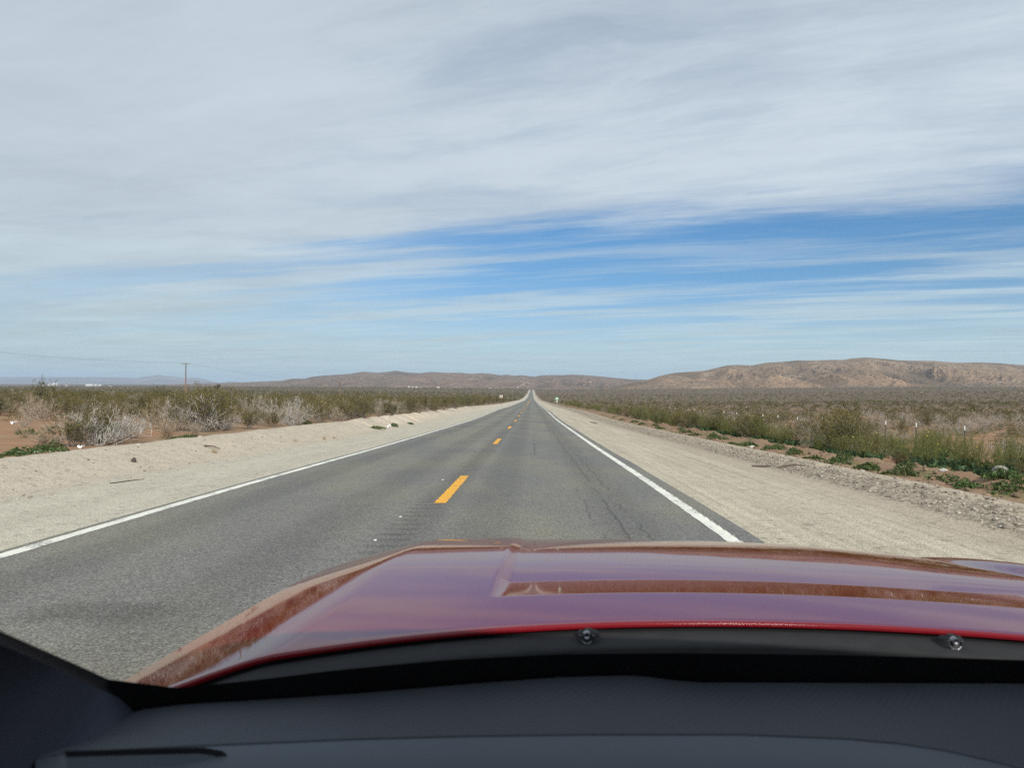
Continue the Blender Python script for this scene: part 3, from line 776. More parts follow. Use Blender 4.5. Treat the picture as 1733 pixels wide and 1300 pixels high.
# everything beyond: one mass of scrub, plants get coarser with distance
def lod(seed, n, ls, H, Rr):
    rng = np.random.default_rng(seed); a = rng.random(n)*6.283; el = np.arccos(rng.random(n)); rr = .55+.45*rng.random(n)
    c = np.stack([np.cos(a)*np.sin(el)*Rr*rr, np.sin(a)*np.sin(el)*Rr*rr, .05+H*.93*np.cos(el)*rr], 1)
    return leafquads(c, ls, rng, .2)
LOD = [[lod(600+k, 150, .075, 1.0, .75) for k in range(5)], [lod(620+k, 46, .15, 1., .8) for k in range(5)], [lod(640+k, 14, .3, 1., .8) for k in range(5)], [lod(660+k, 7, .45, 1., .9) for k in range(5)]]
AV, AF, AC = [], [], []; nb = 0
rng = np.random.default_rng(99)
rp = np.array([(p[0], p[1]) for p in rest]); rz = surf(rp[:, 0], rp[:, 1]) if len(rp) else []
for p, z in zip(rest, rz):
    x, y, k, s, vi, _ = p; d = math.hypot(x, y)
    L = LOD[0 if d < 130 else 1 if d < 330 else 2 if d < 900 else 3][vi % 5]
    H = s*(hC[vi]*.9 if k == 'c' else hD[vi]*.85); W = s*(1.1 if k == 'c' else 1.1)
    a = rng.random()*6.283; ca, sa = math.cos(a), math.sin(a)
    v = L[0]; vv = np.empty_like(v)
    vv[:, 0] = x+(v[:, 0]*ca-v[:, 1]*sa)*W; vv[:, 1] = y+(v[:, 0]*sa+v[:, 1]*ca)*W; vv[:, 2] = z+v[:, 2]*H-.03
    nq = len(L[1]); t = rng.random(nq)
    ca_, cb_ = ((.15, .13, .05), (.085, .08, .036)) if k == 'c' else ((.31, .26, .20), (.15, .12, .09))
    col = np.array(ca_)*t[:, None]+np.array(cb_)*(1-t[:, None]); col = col*(.75+.5*rng.random())
    AV.append(vv); AF.append(L[1]+nb); AC.append(np.repeat(col, 4, 0)); nb += len(v)
o = link('desert_scrub', mesh_np('desert_scrub', np.concatenate(AV), np.concatenate(AF), cols=np.concatenate(AC)), [M['scrub']])
tag(o, 'far low desert scrub covering the plain on both sides', 'scrub', kind='stuff')

# mustard plants, weeds and straw along the verges
k = 0
mus = [(10.3, 18.6), (10.9, 19.5), (11.6, 18.7), (11.4, 20.6), (12.2, 20.0), (9.9, 21.2), (12.9, 21.4), (13.1, 19.4), (12.2, 17.8), (11.0, 16.9), (13.8, 18.6),
       (10.2, 23.2), (10.6, 24.2), (10.4, 25.6), (11.2, 23.6), (9.9, 24.6), (11.9, 24.4), (12.8, 25.2), (13.6, 26.4), (14.4, 25.4), (15.2, 27.2), (15.0, 29), (16.2, 28), (16.9, 30.2), (14.1, 28.2)]
for i in range(66):
    y = 27+i*.95+rs.random()*.9; mus.append((rs.uniform(9.3, 12.6+.02*y), y)); 
    if i % 2: mus.append((rs.uniform(9.6, 11.6), y+.4))
for i in range(22):
    mus.append((rs.uniform(8.6, 11), 92+i*5.0+rs.random()*3))
for (x, y) in mus:
    m1, m2, m3 = MUS[k % 4]; s = rs.uniform(.8, 1.2)*(1.15 if y > 60 else 1.)
    o = put(m1, x, y, s, None, 'mustard_plant')
    if y < 45:
        link('base_leaves', m2, (), o)
        if y < 32: link('flowers', m3, (), o)
    h = ('low', 'feathery', 'tall', 'broad')[k % 4]
    tag(o, '%s hazy green mustard plant %s, %s' % (h, zone(x, y), 'front edge of verge' if x < 10.2 else 'mid verge' if x < 11.6 else 'toward the fence'), 'wild plant', 'mustard plants on the right verge'); k += 1
wd = [(8.1, 13.2), (8.5, 12.6), (8.9, 13.4), (8.3, 14.0), (9.4, 13.8), (8.0, 15.3), (8.6, 16.2), (8.2, 17.2), (8.1, 18.6), (8.5, 19.3), (8.0, 20.1), (7.9, 21.4), (8.2, 22.2), (7.9, 23.4), (8.4, 24.2), (7.8, 25.6), (8.1, 26.6), (7.9, 28.0), (8.0, 30.2), (8.2, 32), (7.8, 34), (8.0, 37), (8.3, 39.5), (7.8, 43), (8.2, 47), (7.9, 51), (8.1, 56), (9.6, 16.5), (10.2, 15.4), (9.9, 17.4), (10.6, 14.9), (7.9, 62), (8.1, 70)]
for i, (x, y) in enumerate(wd):
    o = put(WEED[i % 5], x, y, rs.uniform(.85, 1.3), None, 'green_weed')
    tag(o, '%s dark green weed %s, along right gravel lip' % (('flat', 'leafy', 'small', 'wide', 'bushy')[i % 5], zone(x, y)), 'weed', 'green weeds along the right gravel lip')
wl = [(-8.35, 38.0, 1.3, 'dark green leafy weed growing out of the left bank face'), (-8.3, 42.6, 1.2, 'grey green weed beside the white scrap on the left bank'), (-10.3, 14.1, 1.0, 'low green weed at the left end of the gravel bank'), (-10.5, 14.9, 1.1, 'flat green weed behind the left end of the bank'), (-10.6, 15.7, 1., 'small green weed left of the white litter'),
      (-10.2, 13.2, 1.1, 'leafy green weed at the picture edge on the left bank'), (-10.3, 21.3, .9, 'low green weed by the bare patch behind the bank'), (-14.6, 20.6, 1.2, 'low green weed on the bare red patch'), (-10.2, 20.4, .8, 'thin green weed behind the bank right of the dead branches'), (-10.2, 32.2, 1., 'green weed under the grey twigs behind the bank'), (-8.2, 47.5, 1., 'green weed in a notch of the eroded bank')]
for i, (x, y, s, lab) in enumerate(wl):
    o = put(WEED[i % 5], x, y, s, None, 'green_weed'); tag(o, lab, 'weed', 'green weeds of the left bank')
for i, (x, y, s, lab) in enumerate([(14.1, 23.4, 1., 'pale straw tuft beside the red soil near the fence'), (13.7, 19.9, 1.1, 'straw tuft between the mustard plants at right'), (15.7, 22.3, 1.3, 'large pale straw tuft at the right picture edge'), (16.6, 23.8, 1.4, 'pale straw tuft left of the largest one near the fence'), (15.4, 25.4, 1.1, 'thin straw tuft in front of the nearest fence post'),
                                   (17.3, 27.2, 1.2, 'bleached straw tuft behind the second fence post'), (14.9, 26.6, .9, 'short straw tuft between red soil and fence'), (-8.6, 19.2, .45, 'small dry tuft on the left bank above the dark rock'), (-8.4, 25.2, .4, 'small dead tuft on the left bank face'), (-8.2, 28.0, .4, 'dead tuft low on the left bank'), (-8.15, 29.2, .35, 'dead tuft right of another on the left bank')]):
    o = put(TUFT[i % 3], x, y, s, None, 'straw_tuft'); tag(o, lab, 'dry grass', 'straw tufts by the road')
for me in TUFT: pass

# ================================================================== STONES, LITTER, STICKS
def rockmesh(seed, sx, sy, szz, n=2):
    import bmesh
    bm = bmesh.new(); bmesh.ops.create_icosphere(bm, subdivisions=n, radius=1)
    r = random.Random(seed)
    ax = [Vector((r.gauss(0, 1), r.gauss(0, 1), r.gauss(0, 1))).normalized() for _ in range(7)]
    for v in bm.verts:
        c = v.co.copy()
        for a in ax:
            dd = c.dot(a)-.72
            if dd > 0: c -= a*dd*.9
        c *= 1+.06*r.uniform(-1, 1)
        v.co = Vector((c.x*sx, c.y*sy, c.z*szz))
    me = bpy.data.meshes.new('rock'); bm.to_mesh(me); bm.free(); return me
def rock(name, x, y, s, mat, lab, seed, cat='rock', grp=None, sink=.3):
    o = link(name, rockmesh(seed, *s), [mat]); o.location = (x, y, sz(x, y)+s[2]*(1-sink)-s[2]*.2); o.rotation_euler.z = seed
    return tag(o, lab, cat, grp)
rock('boulder', 8.95, 13.55, (.17, .13, .14), M['rock'], 'grey boulder among the green weeds at the right edge', 3)
rock('dark_rock', -8.75, 15.6, (.07, .06, .065), M['darkrock'], 'dark brown rock lying on the left gravel bank', 5)
for i, (x, y, s, lab) in enumerate([(-10.35, 14.35, .07, 'pale stone in the green weeds near the left picture edge'), (-10.3, 14.75, .06, 'pale stone right of another at the left bank end'), (-10.3, 15.2, .05, 'small pale stone behind the left bank'), (-10.1, 21.6, .07, 'pale stone on the bank crest by the bare patch'), (-9.6, 17.3, .05, 'pale stone on the bank top by the dead branches'),
                                   (7.5, 16.1, .08, 'pale stone on the right gravel lip'), (7.6, 24.5, .1, 'pale stone behind the right gravel lip'), (8.7, 15.0, .07, 'pale stone in front of the red soil on the right')]):
    rock('stone', x, y, (s*1.3, s, s*.7), M['palerock'], lab, 11+i, 'stone', 'pale stones by the road')
def stickobj(pts, r, lab):
    b = MB(); b.tube([(x, y, sz(x, y)+r*.6+dz) for x, y, dz in pts], [r, r*.9, r*.6][:len(pts)], 6)
    o = b.build('dead_stick', M['stick'], None, True); tag(o, lab, 'stick', 'sticks lying on the shoulders')
stickobj([(-7.5, 12.6, 0), (-7.35, 12.9, .01), (-7.25, 13.25, 0)], .010, 'dark thin stick lying on the left gravel shoulder')
stickobj([(-9.0, 19.5, .02), (-8.85, 19.7, .06), (-8.7, 19.8, .03)], .022, 'dark broken twig on the left bank below the utility pole')
stickobj([(5.15, 16.6, 0), (5.35, 16.55, .01), (5.6, 16.6, 0)], .026, 'dark stick on the rubble edge of the right shoulder')
stickobj([(5.6, 16.2, 0), (5.9, 16.05, .02), (6.2, 16.15, 0)], .02, 'second dark stick lying in the rubble row at right')
stickobj([(4.6, 50, 0), (4.5, 52, .02), (4.4, 54, 0)], .03, 'dark branch lying on the right gravel shoulder far ahead')
def paper(x, y, s, lab, seed):
    r = random.Random(seed); n = 7; v = []
    for j in range(n):
        for i in range(n):
            v.append(((i/(n-1)-.5)*s+r.gauss(0, .03)*s, (j/(n-1)-.5)*s*.7+r.gauss(0, .03)*s, s*.22+abs(r.gauss(0, .18))*s+.25*s*math.sin(i*1.1+seed)))
    me = mesh_pd('litter', v, [tuple(q) for q in grid_faces(n, n)])
    o = link('paper_litter', me, [M['paper']]); o.location = (x, y, sz(x, y)); md = o.modifiers.new('t', 'SOLIDIFY'); md.thickness = .004
    tag(o, lab, 'litter', 'white litter by the road')
paper(-10.5, 16.5, .13, 'crumpled white paper at the foot of the big grey bush', 1)
paper(-19.0, 26.0, .2, 'white litter lying on the bare red patch at far left', 2)
paper(-8.3, 41.2, .22, 'white scrap on the eroded left bank between green weeds', 3)

# loose stones over the rubble row and the bank: nobody could count them
ST = []
for k in range(4):
    me = rockmesh(70+k, 1, .8, .6, 1); a = np.empty(len(me.vertices)*3, np.float32); me.vertices.foreach_get('co', a)
    fa = np.array([list(p.vertices) for p in me.polygons]); ST.append((a.reshape(-1, 3), fa)); bpy.data.meshes.remove(me)
AV, AF, AC = [], [], []; nb = 0
N = 7200
yy = 5+75*rng.random(N)**1.8; u = rng.random(N)
lx = lip_x(yy)
xx = np.where(u < .52, lx-.05-1.45*rng.random(N), np.where(u < .86, lx+.35+2.6*rng.random(N)**1.4, -7.4-2.2*rng.random(N)))
zz = surf(xx, yy); ss_ = np.where(u < .52, .012+.035*rng.random(N)**3, np.where(u < .86, .014+.07*rng.random(N)**2.5, .010+.03*rng.random(N)**4))
for x, y, z, s, uu in zip(xx, yy, zz, ss_, u):
    v, f = ST[rng.integers(4)]; a = rng.random()*6.28; ca, sa = math.cos(a), math.sin(a)
    w = np.stack([x+(v[:, 0]*ca-v[:, 1]*sa)*s, y+(v[:, 0]*sa+v[:, 1]*ca)*s, z+v[:, 2]*s+s*.2], 1)
    AV.append(w); AF.append(f+nb); nb += len(v)
    c = np.array((((.23, .165, .11), (.19, .135, .09), (.27, .20, .14), (.15, .11, .075)) if .52 <= uu < .86 else ((.36, .31, .25), (.27, .225, .18), (.42, .38, .32), (.18, .15, .125)))[rng.integers(4)])*(.85+.3*rng.random()); AC.append(np.tile(c, (len(v), 1)))
M['stones'] = m_leaf('loose_stone', None, None, True, .95, 0.)
o = link('gravel', mesh_np('gravel', np.concatenate(AV), np.concatenate(AF), cols=np.concatenate(AC)), [M['stones']]); tag(o, 'loose stones and soil clods along the rubble row and the banks', 'gravel', kind='stuff')

# ================================================================== FENCE
fe = empty('wire_fence', (18.4, 18, gz(18.4, 18))); tag(fe, 'wire fence of dark steel posts with white tips across the right scrub', 'fence')
fy = [22.4, 26.2, 30.0, 33.9, 37.0, 41.3, 45, 49, 53, 56.6, 60.2, 64, 68, 72, 76, 80, 83.6, 87, 91, 95, 99]
fr = random.Random(3); tops = []
pm = MB(); pm.box((-.018, -.018, -.3), (.018, .018, 1.14), 0); pm.box((-.026, -.006, -.3), (.026, .004, 1.14), 0); pmesh = None
cm = MB(); cm.box((-.024, -.020, 1.14), (.024, .020, 1.33), 0, .005)
base = fe.location.copy()
for i, y in enumerate(fy):
    x = 18.4+fr.uniform(-.08, .08); z = gz(x, y)-.06
    if pmesh is None:
        p = pm.build('fence_post', M['steel'], fe); q = cm.build('white_tip', M['whitep'], p); pmesh, cmesh = p.data, q.data
    else:
        p = link('fence_post', pmesh, (), fe); q = link('white_tip', cmesh, (), p)
    p.location = Vector((x, y, z))-base; p.rotation_euler = (fr.uniform(-.03, .03), fr.uniform(-.04, .04), 0)
    tops.append((x, y, z))
for h in (.35, .66, .97, 1.2):
    b = MB(); P = []
    for (a, c) in zip(tops[:-1], tops[1:]):
        for k in range(3): t = k/3.; P.append((a[0]+(c[0]-a[0])*t-base.x, a[1]+(c[1]-a[1])*t-base.y, a[2]+(c[2]-a[2])*t+h-.03*math.sin(math.pi*t)-base.z))
    b.tube(P, .0028, 4); b.build('wire', M['galv'], fe)

# ================================================================== UTILITY POLES, SIGNS, JOSHUA TREE, BUILDINGS
def pole(x, y, H, lab):
    e = empty('utility_pole', (x, y, gz(x, y))); tag(e, lab, 'utility pole', 'wooden utility poles of the power line')
    b = MB(); b.tube([(0, 0, -.5), (.03, 0, H*.5), (.12, 0, H)], [.21, .18, .13], 10); b.build('pole', M['wood'], e, True)
    b = MB(); b.box((-1.55, -.17, H-.42), (1.8, -.03, H-.26), 0, .02); b.build('crossarm', M['wood'], e)
    pts_ = []
    for dx in (-1.4, -.55, 1.62):
        b = MB(); b.tube([(dx, -.10, H-.26), (dx, -.10, H-.10), (dx, -.10, H-.04), (dx, -.10, H+.06), (dx, -.10, H+.1)], [.03, .03, .075, .06, .03], 8); b.build('insulator', M['galv'], e, True)
        pts_.append(Vector((x+dx, y-.1, e.location.z+H+.08)))
    return pts_
PA = pole(-124, 254, 12.0, 'tall wooden utility pole with one crossarm standing over the left scrub')
PB = pole(-143.5, 530, 11.3, 'far thin utility pole in front of the low left hills')
PC = pole(-112, 60, 11.3, 'utility pole beside the highway left of the scrub')
for i in range(3):
    for a, b_, nm in ((PC, PA, 'near'), (PA, PB, 'far')):
        p, q = a[i], b_[i]; P = []
        for k in range(25):
            t = k/24; w = p.lerp(q, t); w.z -= 2.2*4*t*(1-t); P.append(w)
        b = MB(); b.tube(P, .006, 4)
        o = b.build('power_cable', M['steel']); tag(o, ('left', 'middle', 'right')[i]+' thin power cable sagging %s' % ('from the utility pole toward the left picture edge' if nm == 'near' else 'from the tall utility pole to the far one'), 'cable', 'power cables')

e = empty('road_sign', (7.45, 210, sz(7.45, 210))); tag(e, 'green and white road sign on a thin post beside the right shoulder', 'road sign')
b = MB(); b.box((-.05, -.04, -.3), (.05, .04, 1.5)); b.build('post', M['galv'], e)
b = MB(); b.box((-.55, -.06, 1.35), (.55, -.042, 2.35), 0, .02); b.build('panel', M['green'], e)
b = MB(); b.box((-.42, -.068, 1.62), (.40, -.062, 2.0)); b.box((-.1, -.068, 2.03), (.1, -.062, 2.3)); b.build('white_legend', M['whitep'], e)
b = MB(); b.box((-.22, -.06, .95), (.22, -.045, 1.28), 0, .02); b.build('lower_plate', M['whitep'], e)
e = empty('road_sign', (-7.6, 176, sz(-7.6, 176))); tag(e, 'back of a grey road sign on a wooden post left of the highway', 'road sign')
b = MB(); b.box((-.05, -.06, -.3), (.05, .06, 2.5)); b.build('post', M['wood'], e)
b = MB(); b.box((-.38, .062, 1.75), (.38, .075, 2.5), 0, .02); b.build('panel', M['signback'], e)

def joshua(x, y, H, lab, seed):
    r = random.Random(seed); e = empty('joshua_tree', (x, y, gz(x, y))); tag(e, lab, 'joshua tree', 'small joshua trees in the left scrub')
    b = MB(); heads = []
    trunk = [(0, 0, -.2), (.1, 0, H*.3), (.05, 0, H*.5)]; b.tube(trunk, [.17, .14, .11], 8)
    for k in range(5):
        a = r.random()*6.28; l = H*r.uniform(.3, .5)
        p0 = Vector((.05, 0, H*(.35+.03*k))); p1 = p0+Vector((math.cos(a)*l*.5, math.sin(a)*l*.3, l*.35)); p2 = p1+Vector((math.cos(a)*l*.35, math.sin(a)*l*.2, l*.6))
        b.tube([p0, p1, p2], [.1, .085, .08], 7); heads.append((p2, (p2-p1).normalized()))
        if r.random() < .6:
            a += 1.2; p3 = p1+Vector((math.cos(a)*l*.3, math.sin(a)*l*.2, l*.35)); b.tube([p1, p3], [.08, .07], 7); heads.append((p3, (p3-p1).normalized()))
    b.build('trunk', M['stick'], e, True)
    A = Acc(); g_ = np.random.default_rng(seed)
    for p, d in heads:
        for q in range(150):
            v = g_.normal(size=3); v /= np.linalg.norm(v); v = v+np.array(d)*.9; v /= np.linalg.norm(v)
            c = np.array(p)+np.array(d)*g_.uniform(-.22, .12); L = g_.uniform(.2, .34); u = np.cross(v, g_.normal(size=3)); u = u/np.linalg.norm(u)*.022
            A.add(np.array([c-u, c+u, c+v*L+u*.1, c+v*L-u*.1]), np.array([[0, 1, 2, 3]]))
    v, f, mi = A.get(); link('crown', mesh_np('crown', v, f), [M['mustbase']], e)
joshua(-76, 170, 3.9, 'small dark joshua tree standing above the scrub right of the utility pole', 4)
joshua(-72.2, 158, 2.9, 'lower joshua tree just left of the taller one', 9)

def house(x, y, w, d, h, rh, wall, roofm, lab, nwin=3):
    z = gz(x, y); e = empty('house', (x, y, z)); tag(e, lab, 'house', 'distant buildings on the plain')
    b = MB(); b.box((-w/2, -d/2, -1), (w/2, d/2, h)); wl_ = b.build('wall', wall, e)
    b = MB(); o_ = .5; b.add([(-w/2-o_, -d/2-o_, h), (w/2+o_, -d/2-o_, h), (w/2+o_, d/2+o_, h), (-w/2-o_, d/2+o_, h), (-w/2-o_, 0, h+rh), (w/2+o_, 0, h+rh)], [(0, 1, 5, 4), (2, 3, 4, 5), (0, 4, 3), (1, 2, 5), (3, 2, 1, 0)]); b.build('roof', roofm, e)
    for k in range(nwin):
        cx = -w/2+w*(k+.5)/nwin; b = MB(); b.box((cx-w*.06, -d/2-.06, h*.35), (cx+w*.06, -d/2+.02, h*.75)); b.build('window', M['glass_dark'], e)
def far_at(px, Y): return (px-900)/1200*Y, Y
for px, Y, w, d, h, rh, wa, ro, lab in [
    (152, 2600, 25, 12, 6, 3, 'cream', 'roofw', 'long white building, longest of the three in a row left of the pole'), (162.5, 2620, 8.5, 9, 6, 2.5, 'cream', 'roofw', 'short white building in the middle of the three'), (169.5, 2620, 9, 9, 5.5, 2.5, 'cream', 'roofw', 'white building at the right end of the three'),
    (92, 3600, 36, 14, 9, 4, 'cream', 'roofw', 'long pale hall on the far left plain'), (72, 3500, 7, 7, 17, 2, 'roofd', 'roofd', 'small dark tower left of the long pale hall'), (76, 3480, 18, 10, 7, 2, 'cream', 'roofw', 'low white shed at the foot of the dark tower'), (83.5, 3500, 9, 9, 6, 2, 'cream', 'roofw', 'small white shed between tower and hall'), (113, 3550, 12, 10, 6, 2.5, 'cream', 'roofd', 'small grey house right of the pale hall'), (187, 2900, 10, 9, 5, 2.5, 'cream', 'roofd', 'small pale house nearest the utility pole')]:
    x, y = far_at(px, Y); house(x, y, w, d, h, rh, M[wa], M[ro], lab)
def hill_house(px, yy, w, h, lab):
    p = at_hill(HL, px, yy); e = empty('house', p); tag(e, lab, 'house', 'distant houses below the left hills')
    b = MB(); b.box((-w/2, -w/3, -4), (w/2, w/3, h)); b.build('wall', M['cream'], e)
    b = MB(); b.add([(-w/2-.4, -w/3-.4, h), (w/2+.4, -w/3-.4, h), (w/2+.4, w/3+.4, h), (-w/2-.4, w/3+.4, h), (-w/2-.4, 0, h+2), (w/2+.4, 0, h+2)], [(0, 1, 5, 4), (2, 3, 4, 5), (0, 4, 3), (1, 2, 5), (3, 2, 1, 0)]); b.build('roof', M['roofw'], e)
for px, yy, w, h, lab in [(692, 657, 6.5, 4.5, 'bright white house at the left end of the row below the hills'), (698, 657, 6, 3, 'second white house from the left below the hills'), (704.5, 657.2, 8, 3.5, 'white house at the right end of the short row'), (713, 657.6, 7, 2.5, 'low pale house right of the white row'), (742, 657, 10, 3.4, 'white house standing alone right of the row'), (829.5, 662.5, 4.5, 4, 'white hut alone near the highway below the hills')]:
    hill_house(px, yy, w, h, lab)

# ================================================================== THE CAR THE PICTURE IS TAKEN FROM
XC, YAW, ROLL = .3397, R(1.6479), R(.6841)
CAR = dict(y0=1.0905, k=.1912, k4=.0779, d0=.3612, m=.0659, v1=1.5191, c=.1624, qs=.1095, A=.0182, sl=.6612, B=1.7273, sr=.4387, ya=1.2795, L=.1855, e=.09, g=.0063, tp=-.9882)
def car_pt(s, y, z):
    """car coordinates (across, ahead of the eye, above the eye) -> world"""
    s = np.asarray(s, float); z = z-math.tan(ROLL)*s; X = s+XC
    return np.stack([X*math.cos(YAW)+y*math.sin(YAW), -X*math.sin(YAW)+y*math.cos(YAW), z+EYE+0*s], -1)
CARBASE = Vector((XC, -.6, 0))
car = empty('car', CARBASE); tag(car, 'dark red car seen from its driver seat, glossy hood and black dashboard in front', 'car')
def cpart(name, s, y, z, faces, mat, parent=car, smooth=True, bl=CARBASE):
    P = car_pt(np.asarray(s), np.asarray(y), np.asarray(z))-np.array(bl)
    return link(name, mesh_np(name, P.reshape(-1, 3), faces, smooth=smooth), [mat], parent)
def cmb(b, name, mat, parent=car, smooth=False):
    v = np.array(b.v); P = car_pt(v[:, 0], v[:, 1], v[:, 2])-np.array(CARBASE); b.v = [tuple(p) for p in P]
    return b.build(name, mat, parent, smooth)
def m_carpaint():
    m, nt, p = material('red_car_paint'); O = objco(nt)
    fl = nt.noise(O, 900, 2)
    nt.put(p.inputs['Base Color'], nt.bright((.165, .006, .011), nt.lin(fl, .3, .7, .85, 1.15)))
    p.inputs['Metallic'].default_value = .0; p.inputs['Roughness'].default_value = .45
    p.inputs['Specular IOR Level'].default_value = .0
    p.inputs['Coat Weight'].default_value = 1.; p.inputs['Coat Roughness'].default_value = .036; p.inputs['Coat IOR'].default_value = 1.47
    nt.put(p.inputs['Coat Normal'], nt.bump(nt.noise(O, 5, 2), .006, .004))
    return m
def m_dash():
    m, nt, p = material('dashboard_plastic'); O = objco(nt)
    X, Y, Z = nt.sep(O)
    rib = nt.m('SINE', nt.mul(nt.add(X, nt.mul(nt.m('ABSOLUTE', X), 0.)), 900)); 
    rib2 = nt.m('SINE', nt.add(nt.mul(X, 620), nt.mul(Y, -560)))
    gr = nt.noise(O, 260, 2)
    nt.put(p.inputs['Base Color'], nt.bright((.036, .040, .050), nt.lin(nt.noise(O, 3, 3), .3, .7, .9, 1.1)))
    p.inputs['Roughness'].default_value = .62; p.inputs['Specular IOR Level'].default_value = .35
    nt.put(p.inputs['Normal'], nt.bump(nt.add(nt.mul(rib2, .5), gr), .3, .0012))
    return m
M['paintred'] = m_carpaint(); M['dash'] = m_dash()
M['dash2'] = plain('dashboard_lower_plastic', (.055, .065, .08), .5, 0, .06, 5)
M['trim'] = plain('pillar_plastic', (.022, .026, .040), .7, 0, .08, 6)
M['black'] = plain('black_rubber_and_gap_shade', (.006, .006, .007), .7, 0, .2, 20, .15)
M['cowl'] = plain('cowl_plastic', (.022, .022, .023), .75, 0, .2, 30, .25)
M['chrome'] = plain('nozzle_metal', (.30, .30, .32), .42, 1., .05, 30)
M['lens'] = plain('nozzle_black', (.012, .012, .014), .6, 0, .1, 30)
M['tyre'] = plain('tyre_rubber', (.02, .02, .02), .9, 0, .2, 30)
M['fabric'] = plain('roof_lining', (.35, .34, .33), .95, 0, .1, 60)

# hood: curved sheet with a sunken centre panel, rolled rear lip and flanks that fall to the fenders
def hood_y0(s): return CAR['y0']-CAR['k']*(s/.82)**2-CAR['k4']*(s/.82)**4
def hood_drop(s, y):
    q = CAR; a = np.abs(s); v = y+q['qs']*s*s; b = np.maximum(a-.70, 0)
    d = q['d0']+q['m']*(y-1.14)+.5*q['c']*np.maximum(0, v-q['v1'])**2+q['A']*a*a+.215*(b-.018*(1-np.exp(-b/.018)))+.11*b**2
    rec = np.clip((q['sr']-a)/.035+.5, 0, 1); rec = np.where(s < 0, rec*rec*(3-2*rec), 1-sstep(.40, .86, s))
    vv = y+.25*s*s-q['ya']; u = np.clip(vv, 0, q['L'])
    h = q['e']*u-.125*q['e']*u**2/q['L']-q['g']*np.maximum(0, vv-q['L'])
    d = d+rec*np.maximum(h, 0)
    # the wing's shoulder beyond the shut line
    d = d+.02*sstep(.40, .80, s)*sstep(1.35, 1.9, y)-.07*sstep(.80, 1.0, s)*sstep(1.4, 1.8, y)
    return d
sv = np.unique(np.r_[np.linspace(-.93, 1.04, 130), np.linspace(.41, .47, 16), -np.linspace(.41, .47, 16)])
tv = np.unique(np.r_[np.linspace(0, 1, 90), np.linspace(.08, .30, 60)])
Sg, Tg = np.meshgrid(sv, tv)
y0 = hood_y0(np.clip(Sg, -.93, .93)); Yg = y0+(2.75-y0)*Tg
Dg = hood_drop(Sg, Yg)
# rolled lip at the rear edge
Sr = np.repeat(sv[None], 4, 0); yl = hood_y0(np.clip(sv, -.93, .93)); dl = hood_drop(sv, yl)
lr = .0055; th_ = np.radians([118, 100, 85, 70, 55, 42, 30, 18, 8])
Yl = np.stack([yl+.02]+[yl-lr*math.sin(t) for t in th_]); Dl = np.stack([dl+.014]+[dl+lr*(1-math.cos(t))-CAR['m']*lr*math.sin(t) for t in th_])
SS = np.concatenate([np.repeat(sv[None], len(Yl), 0), Sg]); YY = np.concatenate([Yl, Yg+.0]); DD = np.concatenate([Dl, Dg])
hood = cpart('hood', SS.ravel(), YY.ravel(), -DD.ravel(), grid_faces(SS.shape[0], SS.shape[1]), M['paintred'])
# cowl: ribbed black plastic below the lip
cs_ = np.linspace(-.92, 1.0, 110); yb_ = hood_y0(cs_); db_ = hood_drop(cs_, yb_)
def under(prof): return np.tile(cs_, len(prof)), np.concatenate([yb_+a for a, b in prof]), np.concatenate([-db_+b for a, b in prof])
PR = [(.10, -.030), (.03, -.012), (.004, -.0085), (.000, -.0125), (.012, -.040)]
cpart('hood_gap_shade', *under(PR), grid_faces(len(PR), len(cs_)), M['black'])  # added black strip, stands in for the shade in the gap under the lip
PR = [(.03, -.045), (.004, -.0165), (-.004, -.0130), (-.012, -.0122), (-.066, -.0120), (-.073, -.0150), (-.076, -.080)]
cowl = cpart('cowl', *under(PR), grid_faces(len(PR), len(cs_)), M['cowl'])

def proj(px, py, y): return ((px-900)/1200*y-XC, y, -(py-655)/1200*y)     # point of the cabin seen at that spot, at depth y (roll/yaw of the body are negligible here)
def unc(p):   # world (eye-relative) -> car coordinates
    X, Y, Z = p; X += XC
    x = X*math.cos(YAW)-Y*math.sin(YAW); y = X*math.sin(YAW)+Y*math.cos(YAW)
    s = x-XC; return (s, y, Z+math.tan(ROLL)*s)
_rs = np.linspace(-.92, .95, 120); _rw = car_pt(_rs, hood_y0(_rs), -hood_drop(_rs, hood_y0(_rs)))
_rpx = 900+1200*_rw[:, 0]/_rw[:, 1]
def glass_y(px): return float(np.interp(px, _rpx, _rw[:, 1]))-.14     # depth of the glass foot below that column
def P3(px, py, y): return unc(proj(px, py, y*(glass_y(px)/.955)))
def loft(name, rowlist, mat, parent=car, n=80, smooth=True):
    out = []
    for row in rowlist:
        r_ = np.array([P3(*q) for q in row]); L = np.r_[0, np.cumsum(np.linalg.norm(np.diff(r_, axis=0), axis=1))]; t = np.linspace(0, L[-1], n)
        out.append(np.stack([np.interp(t, L, r_[:, k]) for k in range(3)], 1))
    A = np.array(out).reshape(-1, 3)
    return cpart(name, A[:, 0], A[:, 1], A[:, 2], grid_faces(len(rowlist), n), mat, parent, smooth)
